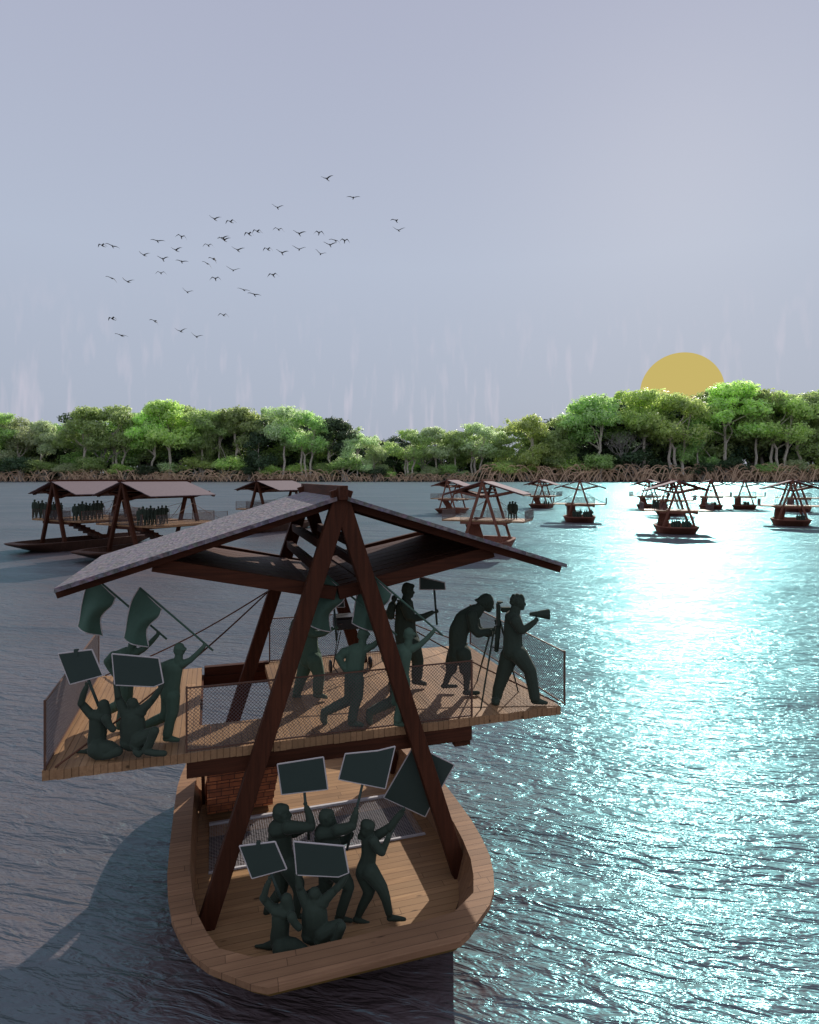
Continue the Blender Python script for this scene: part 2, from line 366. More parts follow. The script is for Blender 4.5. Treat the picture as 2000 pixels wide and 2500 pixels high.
def make_tree(seed, kind, H=100.0):
    """kind: 'umbrella' (bare trunk, lobed crown), 'full' (leafy to the ground), 'dead', 'shrub'"""
    rnd = random.Random(seed); bark = MB(); crown = MB(); root = MB()
    if kind == 'shrub':
        for i in range(7):
            c = (rnd.uniform(-.28, .28) * H, rnd.uniform(-.2, .2) * H, rnd.uniform(.45, .74) * H)
            r = rnd.uniform(.17, .27) * H; leaf_blob(crown, c, r, r, r * .7, 420, H * .025, rnd, .4)
            p, rs = crooked((rnd.uniform(-.1, .1) * H, 0, 0), c, .018 * H, .008 * H, rnd); bark.tube(p, rs, 4)
    elif kind == 'dead':
        def br(a, d, ln, r, depth):
            b = a + d * ln; p, rs = crooked(a, b, r, r * .6, rnd, 4, .10); bark.tube(p, rs, 4 if depth > 2 else 3, False)
            if depth <= 0: return
            for _ in range(3 if depth > 1 else 4):
                nd = (d + Vector((rnd.uniform(-1, 1), rnd.uniform(-.8, .8), rnd.uniform(-.35, .75)))).normalized()
                br(a.lerp(b, rnd.uniform(.55, 1)), nd, ln * rnd.uniform(.55, .78), r * .58, depth - 1)
        br(Vector((0, 0, 0)), Vector((.04, 0, 1)), H * .34, .018 * H, 5)
        br(Vector((.02 * H, 0, .3 * H)), Vector((-.45, 0, .8)).normalized(), H * .22, .012 * H, 4)
        for _ in range(5):
            c = (rnd.uniform(-.25, .25) * H, rnd.uniform(-.1, .2) * H, rnd.uniform(.5, .8) * H); leaf_blob(crown, c, .1 * H, .1 * H, .07 * H, 50, H * .017, rnd)
    else:
        um = kind == 'umbrella'
        lobes = []
        nl = 13 if um else 15
        for i in range(nl):
            zc = rnd.uniform(.46, .88) if um else rnd.uniform(.22, .86)
            wmax = .30 * math.sin(min(1, (1.06 - zc) * 2.2) * math.pi / 2)
            a = rnd.uniform(0, 6.28); rr = math.sqrt(rnd.random()) * wmax
            lobes.append((math.cos(a) * rr * H, math.sin(a) * rr * H * .8, zc * H, rnd.uniform(.095, .165) * H))
        lobes.append((0, 0, .88 * H, .13 * H))
        for (x, y, z, r) in lobes:
            leaf_blob(crown, (x, y, z), r, r, r * .66, 430, H * .0165, rnd, .5)
            for _ in range(3):
                a = rnd.uniform(0, 6.28); leaf_blob(crown, (x + math.cos(a) * r * .95, y + math.sin(a) * r * .6, z + rnd.uniform(-.35, .5) * r), r * .42, r * .42, r * .32, 70, H * .0145, rnd, .3)
        n_tr = rnd.choice((1, 1, 2, 3)) if um else 1
        for k in range(n_tr):
            bx0 = (k - (n_tr - 1) / 2) * .05 * H; top = Vector((rnd.uniform(-.10, .10) * H, 0, .62 * H)); s0 = Vector((bx0, -.02 * H * k, .065 * H))
            p, rs = crooked(s0, top, .017 * H, .009 * H, rnd, 6, .045); bark.tube(p, rs, 6)
            for (x, y, z, r) in rnd.sample(lobes, 5):
                q, rs = crooked(p[rnd.choice((3, 4, 5))], (x, y, z), .007 * H, .003 * H, rnd, 4, .09); bark.tube(q, rs, 4)
    nr = {'shrub': 3, 'dead': 9, 'full': 10, 'umbrella': 13}[kind]
    for i in range(nr):
        a = rnd.uniform(math.pi, 2 * math.pi) if rnd.random() < .8 else rnd.uniform(0, math.pi)
        ln = rnd.uniform(.06, .2) * H; s0 = Vector((rnd.uniform(-.01, .01) * H, 0, rnd.uniform(.05, .085) * H))
        e0 = Vector((math.cos(a) * ln, math.sin(a) * ln * .35, -.005 * H)); pts = []
        hb = rnd.uniform(.012, .035) * H
        for k in range(8):
            u = k / 7; q = s0.lerp(e0, u); q.z = s0.z * (1 - u ** 2.2) + hb * math.sin(u * math.pi) - .005 * H * u; pts.append(q)
        root.tube(pts, [.0075 * H * (1 - .4 * k / 7) for k in range(8)], 4, False)
        for _ in range(2):
            k = rnd.randrange(2, 6); s1 = pts[k]; e1 = s1 + Vector((rnd.uniform(-.05, .05) * H, rnd.uniform(-.03, 0) * H, -s1.z - .005 * H))
            mid = s1.lerp(e1, .45) + Vector(((e1.x - s1.x) * .4, 0, .006 * H)); root.tube([s1, mid, e1], [.0055 * H, .005 * H, .004 * H], 3, False)
    return [x.mesh(n) if x.f else None for x, n in ((bark, 'trunk'), (crown, 'crown'), (root, 'roots'))]

PROTO = {}
def tree_meshes(kind, i):
    if (kind, i) not in PROTO: PROTO[(kind, i)] = make_tree(hash((kind == 'umbrella', kind == 'dead', kind == 'full', i)) % 9999 + i, kind)
    return PROTO[(kind, i)]
PROTO_BY = {'umbrella': 4, 'full': 3, 'dead': 1, 'shrub': 3}

class TreeRow:
    pass
def place_tree(px, top, dist, kind, var, leaf, label, group, wide=1.0, rz=None, rnd=random, base_px=1174):
    k = dist / F; H = (base_px - top) * k
    o = empty({'umbrella': 'mangrove_tree', 'full': 'bushy_tree', 'dead': 'bare_tree', 'shrub': 'mangrove_shrub'}[kind],
              ((px - 1000) * k, dist, .5), rnd.choice((0, .3, -.3, math.pi, 2.8)) if rz is None else rz, label,
              'shrub' if kind == 'shrub' else 'tree', group)
    o.scale = (H / 100 * wide, H / 100 * wide, H / 100)
    ms = tree_meshes(kind, var)
    for me, nm, mt in zip(ms, ('trunk', 'crown', 'roots'), ('twig' if kind == 'dead' else 'bark', leaf, 'root')):
        if me is None: continue
        c = bpy.data.objects.new(nm, me); COL.objects.link(c); c.parent = o
        if not me.materials: me.materials.append(M[mt])
        c.material_slots[0].link = 'OBJECT'; c.material_slots[0].material = M[mt]
    return o

rt = random.Random(11)
Dp = 1.1594
front = [  # displayed x, top y of each front tree, kind, width factor, leaves
 (44,872,'full',.95,'leaf_pale'),(90,878,'umbrella',.8,'leaf_pale'),(178,851,'umbrella',1.15,'leaf'),(215,888,'dead',1.0,'leaf_pale'),(250,848,'umbrella',1.0,'leaf'),
 (318,856,'umbrella',.9,'leaf_bright'),(357,836,'umbrella',1.1,'leaf_bright'),(428,856,'umbrella',1.0,'leaf'),(462,862,'full',.8,'leaf'),(505,848,'umbrella',1.0,'leaf'),
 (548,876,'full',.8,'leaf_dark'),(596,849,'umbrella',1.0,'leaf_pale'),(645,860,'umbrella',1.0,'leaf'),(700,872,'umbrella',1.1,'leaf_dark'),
 (752,905,'full',1.0,'leaf_pale'),(790,916,'full',.9,'leaf_pale'),(862,900,'umbrella',1.2,'leaf'),(893,925,'dead',1.0,'leaf_pale'),(918,894,'umbrella',1.1,'leaf_pale'),
 (960,902,'umbrella',1.1,'leaf'),(1003,886,'umbrella',1.15,'leaf_pale'),(1052,906,'full',1.0,'leaf'),
 (1068,918,'full',.9,'leaf_bright'),(1122,866,'full',1.0,'leaf_bright'),(1175,872,'full',.9,'leaf'),(1252,822,'umbrella',1.1,'leaf'),(1318,876,'dead',1.15,'leaf_pale'),
 (1352,812,'umbrella',1.05,'leaf_bright'),(1424,822,'umbrella',1.05,'leaf_bright'),(1470,850,'full',.75,'leaf'),(1528,796,'umbrella',1.1,'leaf_bright'),(1588,812,'umbrella',.9,'leaf'),
 (1640,818,'umbrella',1.0,'leaf_bright'),(1690,819,'umbrella',1.0,'leaf'),(1735,812,'full',1.0,'leaf'),(-8,862,'umbrella',1.0,'leaf')]
front.sort()
KW = {'umbrella': 'mangrove with pale trunk, domed crown', 'full': 'mangrove leafy down to its roots', 'dead': 'bare grey twiggy tree'}
LW = {'leaf': 'mid green', 'leaf_bright': 'bright green', 'leaf_dark': 'deep green', 'leaf_pale': 'pale green'}
for i, (x, top, kd, wd, lf) in enumerate(front):
    tall = 'tall ' if x > 1200 else ''
    lab = f'{tall}{"" if kd == "dead" else LW[lf] + " "}{KW[kd]}, {ORD[i]} from left in front row'
    place_tree(x * Dp, top * Dp, BANK + rt.uniform(-2, 24), kd, {'umbrella': i % 4, 'full': i % 3, 'dead': 0}[kd], lf, lab, 'trees along the far river bank', wd, rnd=rt)
n = 0
backs = []
for x in range(-20, 1760, 34):
    # height of the tree line behind, following the front crowns
    near = min(front, key=lambda q: abs(q[0] - x)); xx = x + rt.uniform(-8, 8)
    backs.append((xx, near[1] + rt.uniform(6, 26)))
for i, (x, top) in enumerate(backs):
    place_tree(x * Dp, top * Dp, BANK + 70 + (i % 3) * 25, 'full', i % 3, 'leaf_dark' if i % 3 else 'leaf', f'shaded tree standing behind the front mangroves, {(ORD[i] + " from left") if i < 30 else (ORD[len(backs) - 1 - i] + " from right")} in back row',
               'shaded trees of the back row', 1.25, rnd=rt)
shr = []
x = -10
while x < 1750:
    seg = 1.0 if x < 727 else (.72 if x < 1020 else 1.3); shr.append((x, 1008 - rt.uniform(26, 60) * seg)); x += rt.uniform(40, 66) * seg
for i, (x, top) in enumerate(shr):
    place_tree(x * Dp, top * Dp, BANK + rt.uniform(-8, 14), 'shrub', i % 3, rt.choice(('leaf_bright', 'leaf', 'leaf_pale', 'leaf_dark')),
               f'low leafy mangrove shrub above the roots, {ORD[i]} from left along the bank', 'low shrubs along the river bank', 1.5, rnd=rt)
# tangle of prop roots along the waterline
rm = MB(); r_ = random.Random(5)
for i in range(800):
    X = r_.uniform(bx(-30), bx(2030)); sp = 1.45 if X > bx(1183) else (.75 if X > bx(843) else 1.0)
    Y = BANK - 4 + r_.uniform(-6, 14); hh = r_.uniform(7, 22) * sp; ln = r_.uniform(7, 26) * sp * r_.choice((-1, 1))
    Y -= 4
    pts = [Vector((X + ln * u, Y - 6 * u, hh * (1 - u ** 2) + 3.5 * sp * math.sin(u * math.pi) + .3 - .6 * u)) for u in (0, .18, .36, .55, .75, .9, 1)]
    rm.tube(pts, [.75 * sp, .75 * sp, .72 * sp, .68 * sp, .62 * sp, .55 * sp, .45 * sp], 4, False)
tag(rm.build('mangrove_roots', M['root']), 'tan arching mangrove roots tangled along the whole far waterline', 'roots', kind='stuff')
fm = MB(); r_ = random.Random(8)
for i in range(150):
    x = -40 + i * 12.2; near = min(front, key=lambda q: abs(q[0] - x)); hgt = (1008 - near[1]) * Dp * K
    for zc in (.05, .14, .3, .48):
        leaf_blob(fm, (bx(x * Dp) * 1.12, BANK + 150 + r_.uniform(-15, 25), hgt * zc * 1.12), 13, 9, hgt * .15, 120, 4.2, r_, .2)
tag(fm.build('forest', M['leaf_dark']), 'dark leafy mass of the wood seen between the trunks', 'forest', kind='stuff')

# ------------------------------------------------------------------ the boats with an A-frame roof and an upper deck
# boat frame: x across, y along (bow at -y), z up from the water. All boats share the meshes of the first one.
AZ = R(17.55)
UD = Vector((math.cos(AZ), math.sin(AZ), 0)); VD = Vector((-math.sin(AZ), math.cos(AZ), 0))
BO = UD * 1.65 + VD * 9.95                      # origin of the near boat
FLOOR, GUN, DECK = .30, .80, 2.50
QF, QB = -1.65, 1.65                            # front and rear A-frame
DQ0, DQ1 = -1.55, 2.20                          # deck front and back edge

def outline(side, inset=0.0, zq=1.0, zp=1.0):
    pts = [(-3.45,1.05),(-3.36,1.20),(-3.0,1.62),(-2.75,1.80),(-2.45,1.93),(-2.1,2.04),(-1.65,2.11),(-1.2,2.15),(-.6,2.16),(0,2.16)]
    pts = pts + [(-q, p) for q, p in reversed(pts[:-1])]
    return [(q * zq, p * zp) for q, p in pts]

def boat(label, group):
    root = empty('tent_boat', label=label, cat='boat', group=group)
    o = outline(1); n = len(o)
    # hull shell: outer skin, gunwale plank ring, inner wall
    hull = MB(); gun = MB(); inner = MB()
    def ring(z, zq, zp, dq=0, dp=0):
        r = []
        for (q, p) in o: r.append((-(p * zp - dp), q * zq, z))
        for (q, p) in reversed(o): r.append((p * zp - dp, q * zq, z))
        return r
    top = ring(GUN - .035, 1, 1); mid = ring(.655, .985, .98); bot = ring(-.40, .50, .80)
    m = len(top)
    hull.add(top + mid + bot, [(i, (i+1) % m, m + (i+1) % m, m + i) for i in range(m)] + [(m + i, m + (i+1) % m, 2*m + (i+1) % m, 2*m + i) for i in range(m)])
    ho = hull.build('hull', M['hull'], root)
    ho.data.materials.append(M['transom'])
    for p in ho.data.polygons:
        if p.normal.y < -.6 : p.material_index = 1
    # inner outline: side planks .27 wide, bow plank .42 deep
    def inn(q, p):
        q2 = max(-3.03, min(3.03, q)); return (q2, max(.5, p - .27 - (.18 if abs(q) > 2.9 else 0)))
    inr = []
    for (q, p) in o: a, b = inn(q, p); inr.append((-b, a))
    for (q, p) in reversed(o): a, b = inn(q, p); inr.append((b, a))
    out2 = [(v[0] * 1.006, v[1] * 1.004) for v in top]
    T = GUN; B = GUN - .07
    vs = [(x, y, T) for x, y in out2] + [(x, y, T) for x, y in inr] + [(x, y, B) for x, y in out2] + [(x, y, B) for x, y in inr]
    fs = []
    for i in range(m):
        j = (i + 1) % m; fs += [(i, j, m + j, m + i), (2*m + i, 3*m + i, 3*m + j, 2*m + j), (i, 2*m + i, 2*m + j, j), (m + i, m + j, 3*m + j, 3*m + i)]
    gun.add(vs, fs); gun.build('gunwale', M['gunwale'], root)
    vs = [(x * 1.006, y * 1.004, B) for x, y in inr] + [(x * .965, y * .84, FLOOR - .03) for x, y in inr]
    inner.add(vs, [(i, (i+1) % m, m + (i+1) % m, m + i) for i in range(m)])
    inner.build('inner_wall', M['gunwale'], root)
    # floor with a well between q -.55 and .82
    fl = MB()
    def wid(q):
        c = [(y * .84, x * .965) for x, y in inr if x > 0]; c.sort()
        for a, b in zip(c, c[1:]):
            if a[0] <= q <= b[0] and b[0] > a[0]: return a[1] + (b[1] - a[1]) * (q - a[0]) / (b[0] - a[0])
        return .7
    def strip(q0, q1, x0=None, x1=None):
        k = 10
        for i in range(k):
            a = q0 + (q1 - q0) * i / k; b = q0 + (q1 - q0) * (i + 1) / k
            xa, xb = (wid(a) * 1.012, wid(b) * 1.012)
            fl.add([(-xa if x0 is None else x0, a, FLOOR), (xa if x1 is None else x1, a, FLOOR), (xb if x1 is None else x1, b, FLOOR), (-xb if x0 is None else x0, b, FLOOR)], [(0, 1, 2, 3)])
    strip(-2.54, -.55); strip(.82, 2.54); strip(-.55, .82, x1=-1.65); strip(-.55, .82, x0=1.65)
    # well coaming
    fl.box((-1.65, -.56, .08), (1.65, -.55, FLOOR)); fl.box((-1.65, .82, .08), (1.65, .83, FLOOR)); fl.box((-1.66, -.55, .08), (-1.65, .82, FLOOR)); fl.box((1.65, -.55, .08), (1.66, .82, FLOOR))
    fl.build('hull_floor', M['floor'], root)
    # net across the well
    nb = MB(); s = .038
    for i in range(int(3.3 / s)):
        x = -1.65 + s * (i + .5); nb.bar((x, -.55, FLOOR - .01), (x, .82, FLOOR - .01), .0035, .0035, (0, 0, 1))
    for i in range(int(1.37 / s)):
        y = -.55 + s * (i + .5); nb.bar((-1.65, y, FLOOR - .014), (1.65, y, FLOOR - .014), .0035, .0035, (0, 0, 1))
    nb.bar((-1.65, .80, FLOOR + .01), (1.65, .80, FLOOR + .01), .05, .04, (0, 0, 1)); nb.bar((-1.65, -.53, FLOOR + .01), (1.65, -.53, FLOOR + .01), .04, .03, (0, 0, 1))
    nb.build('well_net', M['net'], root)
    for ch in root.children: ch.location.x = -.06
    # A-frames
    for q in (QF, QB):
        for s in (-1, 1):
            b = MB(); b.bar((-s * .05, q + s * .003, 5.86), (s * 1.74, q + s * .003, FLOOR - .05 + .06), .225, .15)
            b.build('leg', M['beam'], root, bevel=.008)
    b = MB(); b.bar((0, QF - .22, 5.81), (0, QB + .25, 5.81), .11, .19, (0, 0, 1)); b.build('ridge_beam', M['beam_v'], root, bevel=.006)
    # rafters, chords
    for q in (QF, QB):
        for s in (-1, 1):
            qr = q + .16 if q < 0 else q - .24; b = MB(); b.bar((s * .04, qr, 5.66), (s * 3.45, qr, 4.60), .10, .12); b.build('rafter', M['beam_h'], root, bevel=.006)
            b = MB(); b.bar((s * 2.38, q + .165 + .13 * (1 if q < 0 else -1), 4.90), (s * .02, q + .165 + .13 * (1 if q < 0 else -1), 4.40), .18, .11); b.build('ceiling_beam', M['beam_h'], root, bevel=.006)
    # roof panels
    for s in (-1, 1):
        b = MB(); ra, rb = (s * .07, 5.755), (s * 3.42, 4.715); y0, y1 = QF - .12, 1.52; th = .055; k = 24
        rj = random.Random(3 + s)
        # courses of shingles, each lapping the one below
        for i in range(k):
            a = i / k; c = (i + 1) / k; xa = ra[0] + (rb[0] - ra[0]) * a; xc = ra[0] + (rb[0] - ra[0]) * min(1, c); za = ra[1] + (rb[1] - ra[1]) * a; zc = ra[1] + (rb[1] - ra[1]) * min(1, c)
            j0 = rj.uniform(-.012, .012)
            b.add([(xa, y0 + j0, za), (xc, y0 + j0, zc), (xc, y1, zc), (xa, y1, za), (xa, y0 + j0, za - th), (xc, y0 + j0, zc - th), (xc, y1, zc - th), (xa, y1, za - th)],
                  [(0,1,2,3),(4,7,6,5),(0,4,5,1),(1,5,6,2),(2,6,7,3),(3,7,4,0)])
        b.build('roof_panel', M['roof'], root)
        # inner ceiling of dark boards lying on the chords
        c = MB(); q = QF + .42; i = 0
        while q < QB - .25:
            wdt = .33; dz = 0
            gap = (.012 if s < 0 else (.075 if i == 0 else .035 if i == 1 else .02))
            c.bar((s * 2.38, q + wdt / 2, 4.93), (s * .06, q + wdt / 2, 4.47), .03, wdt - gap); q += wdt + .004; i += 1
        c.build('ceiling', M['slat'], root)
    # purlins between the frames, inside the legs
    for s in (-1, 1):
        for z in (5.10, 4.80, 4.50):
            p = s * (5.9 - z) * .31; b = MB(); b.bar((p - s * .02, QF + .08, z), (p - s * .02, QB - .08, z), .09, .13, (0, 0, 1)); b.build('purlin', M['beam_v'], root, bevel=.005)
    # upper deck, boards running along y, with the stair well
    d = MB(); rj = random.Random(2); x = -3.60
    while x < 3.4:
        x1 = x + .16; zj = DECK + rj.uniform(-.003, .003); yj = DQ0 + rj.uniform(-.012, .008)
        if -1.80 < x + .08 < -.64: d.box((x + .0018, yj, DECK - .12), (x1 - .0018, -.65, zj))
        else: d.box((x + .0018, yj, DECK - .12), (x1 - .0018, DQ1 - .02, zj))
        x = x1
    d.build('upper_deck', M['deck'], root)
    for (a, b_) in (((-1.97, -1.545, DECK - .33), (1.97, -1.40, DECK - .122)), ((-1.97, 2.0, DECK - .33), (1.97, 2.14, DECK - .122))):
        b = MB(); b.box(a, b_); b.build('deck_beam', M['beam_h'], root, bevel=.006)
    b = MB(); b.box((-1.80, 2.02, DECK - .119), (-.64, 2.15, DECK + .04)); b.build('deck_beam', M['beam_h'], root, bevel=.006)
    for x in (-1.9, 1.83):
        b = MB(); b.box((x, -1.398, DECK - .30), (x + .09, 1.998, DECK - .123)); b.build('joist', M['beam_v'], root)
    b = MB(); b.box((1.72, -1.5, DECK - .42), (1.96, -1.38, DECK - .332)); b.build('bracket', M['beam_h'], root)
    # posts from the hull up to the deck beams at the stern
    # stair, stepped above and below
    stp = MB(); nn = 9
    for i in range(nn):
        y = -.62 + i * .235; z = DECK - .14 - i * .235
        stp.box((-1.74, y, z - .36 if i else z - .22), (-.66, y + .25, z - .004 * i))
    stp.build('stair', M['shingle'], root)
    for x in (-1.80, -.64):
        b = MB(); b.bar((x, -.66, DECK - .2), (x, 1.42, FLOOR + .12), .16, .05, (1, 0, 0)); b.build('stair_stringer', M['beam_v'], root)
    # railings: wire mesh in thin frames
    def railing(a, b, h=.82, sp=.047, nm='railing'):
        a = Vector(a); b = Vector(b); t = (b - a); Ln = t.length; t.normalize(); up = Vector((0, 0, 1)); w_ = MB(); r = .0025
        sd = t.cross(up)
        k = int((Ln + h) / sp)
        for i in range(k):
            c = i * sp
            for dr in (1, -1):
                # 45 degree strands
                if dr == 1: s0 = max(0, c - h); s1 = min(c, Ln); z0 = c - s0; z1 = c - s1
                else: s0 = max(0, Ln - c); s1 = min(Ln, Ln - c + h); z0 = s0 - (Ln - c); z1 = s1 - (Ln - c)
                if s1 - s0 < .01: continue
                w_.bar(a + t * s0 + up * z0, a + t * s1 + up * z1, r * 1.8, r * 1.8, sd)
        ro = w_.build(nm, M['wire'], root)
        f = MB()
        for p in (a, b): f.bar(p, p + up * (h + .02), .024, .024, sd)
        f.bar(a + up * h, b + up * h, .018, .018, sd); f.bar(a + up * .02, b + up * .02, .018, .018, sd)
        f.build('railing_frame', M['rail'], ro)
    z = DECK + .005
    railing((-3.57, DQ0 + .02, z), (-3.57, DQ1 - .05, z)); railing((3.52, DQ0 + .02, z), (3.52, DQ1 - .05, z))
    railing((-1.97, DQ0 + .02, z), (1.97, DQ0 + .02, z)); railing((-.62, DQ1 - .05, z), (1.97, DQ1 - .05, z))
    # stay ropes from the rear legs to the deck corners
    for s in (-1, 1):
        for y in (DQ0 + .03, DQ1 - .06):
            a = Vector((s * .66, QB - .09, 3.98)); b_ = Vector((s * 3.46, y, DECK + .02)); b = MB()
            b.tube([a.lerp(b_, k / 10) - Vector((0, 0, .10 * math.sin(k / 10 * math.pi))) for k in range(11)], .013, 6); b.build('stay_rope', M['rope'], root, smooth=True)
    return root

def copy_tree(o, parent=None):
    c = o.copy(); COL.objects.link(c); c.parent = parent
    for ch in list(o.children): copy_tree(ch, c)
    return c

near = boat('large near boat with people on its upper deck and in its bow', 'wooden boats with A-frame roofs')
near.location = BO; near.rotation_euler = (0, 0, AZ)
def bw(p, q, z):                                # near boat coordinates -> world
    return BO + UD * p + VD * q + Vector((0, 0, z))

BOATS = {}
# far boats: darker colours at left, haze mixed into lighter colours at right
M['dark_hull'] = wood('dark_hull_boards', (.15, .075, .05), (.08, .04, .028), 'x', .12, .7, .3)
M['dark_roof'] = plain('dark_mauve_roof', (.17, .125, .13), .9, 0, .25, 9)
M['faded'] = wood('hazed_red_brown_timber', (.30, .125, .08), (.19, .08, .052), 'z', None, .8, .2)
M['faded_roof'] = plain('hazed_mauve_roof', (.27, .19, .19), .9, 0, .2, 9)
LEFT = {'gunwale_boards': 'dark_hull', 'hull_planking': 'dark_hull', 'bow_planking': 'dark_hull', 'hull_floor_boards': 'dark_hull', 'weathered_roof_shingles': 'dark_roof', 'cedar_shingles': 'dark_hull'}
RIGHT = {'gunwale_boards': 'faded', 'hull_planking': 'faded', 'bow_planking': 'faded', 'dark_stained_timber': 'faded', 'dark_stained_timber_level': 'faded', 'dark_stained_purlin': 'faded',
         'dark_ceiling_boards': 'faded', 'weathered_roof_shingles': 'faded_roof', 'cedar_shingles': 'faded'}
def recolour(o, table):
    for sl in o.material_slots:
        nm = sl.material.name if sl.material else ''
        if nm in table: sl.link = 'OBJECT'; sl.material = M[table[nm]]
    for ch in o.children: recolour(ch, table)
def far_boat(key, px, dist, az, label, sy=1.0, ref=QF):
    """px: photo pixel of the front apex, dist: its distance, az: where the stern points (degrees right of straight ahead)"""
    a = -R(az); u = Vector((math.cos(a), math.sin(a), 0)); v = Vector((-math.sin(a), math.cos(a), 0))
    apex = Vector(((px - 1000) / F * dist, dist, 0)); c = copy_tree(near); recolour(c, LEFT if key in 'abc' else RIGHT); c.location = apex - v * ref * sy; c.rotation_euler = (0, 0, a); c.scale = (1, sy, 1)
    c['label'] = label
    BOATS[key] = (c.location.copy(), u, v, sy); return c
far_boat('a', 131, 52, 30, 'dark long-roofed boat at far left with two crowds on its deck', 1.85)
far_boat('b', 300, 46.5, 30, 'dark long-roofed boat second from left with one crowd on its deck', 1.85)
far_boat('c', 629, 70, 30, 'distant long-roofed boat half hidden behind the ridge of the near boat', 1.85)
far_boat('d', 1092, 107, 37, 'small distant empty boat left of the boat with a pointing figure')
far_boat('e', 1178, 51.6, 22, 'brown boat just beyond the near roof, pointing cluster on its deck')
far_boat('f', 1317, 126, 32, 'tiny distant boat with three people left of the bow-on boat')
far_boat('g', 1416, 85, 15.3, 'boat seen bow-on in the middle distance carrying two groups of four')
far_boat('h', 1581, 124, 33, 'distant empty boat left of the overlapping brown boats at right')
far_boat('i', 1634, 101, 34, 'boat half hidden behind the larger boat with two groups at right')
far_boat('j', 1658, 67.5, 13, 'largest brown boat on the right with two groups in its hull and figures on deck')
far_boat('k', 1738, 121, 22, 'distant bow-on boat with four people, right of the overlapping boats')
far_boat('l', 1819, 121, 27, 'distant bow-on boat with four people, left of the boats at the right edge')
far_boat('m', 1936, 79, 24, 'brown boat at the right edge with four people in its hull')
far_boat('n', 1950, 112, 30, 'distant boat hidden behind the boat at the right edge')

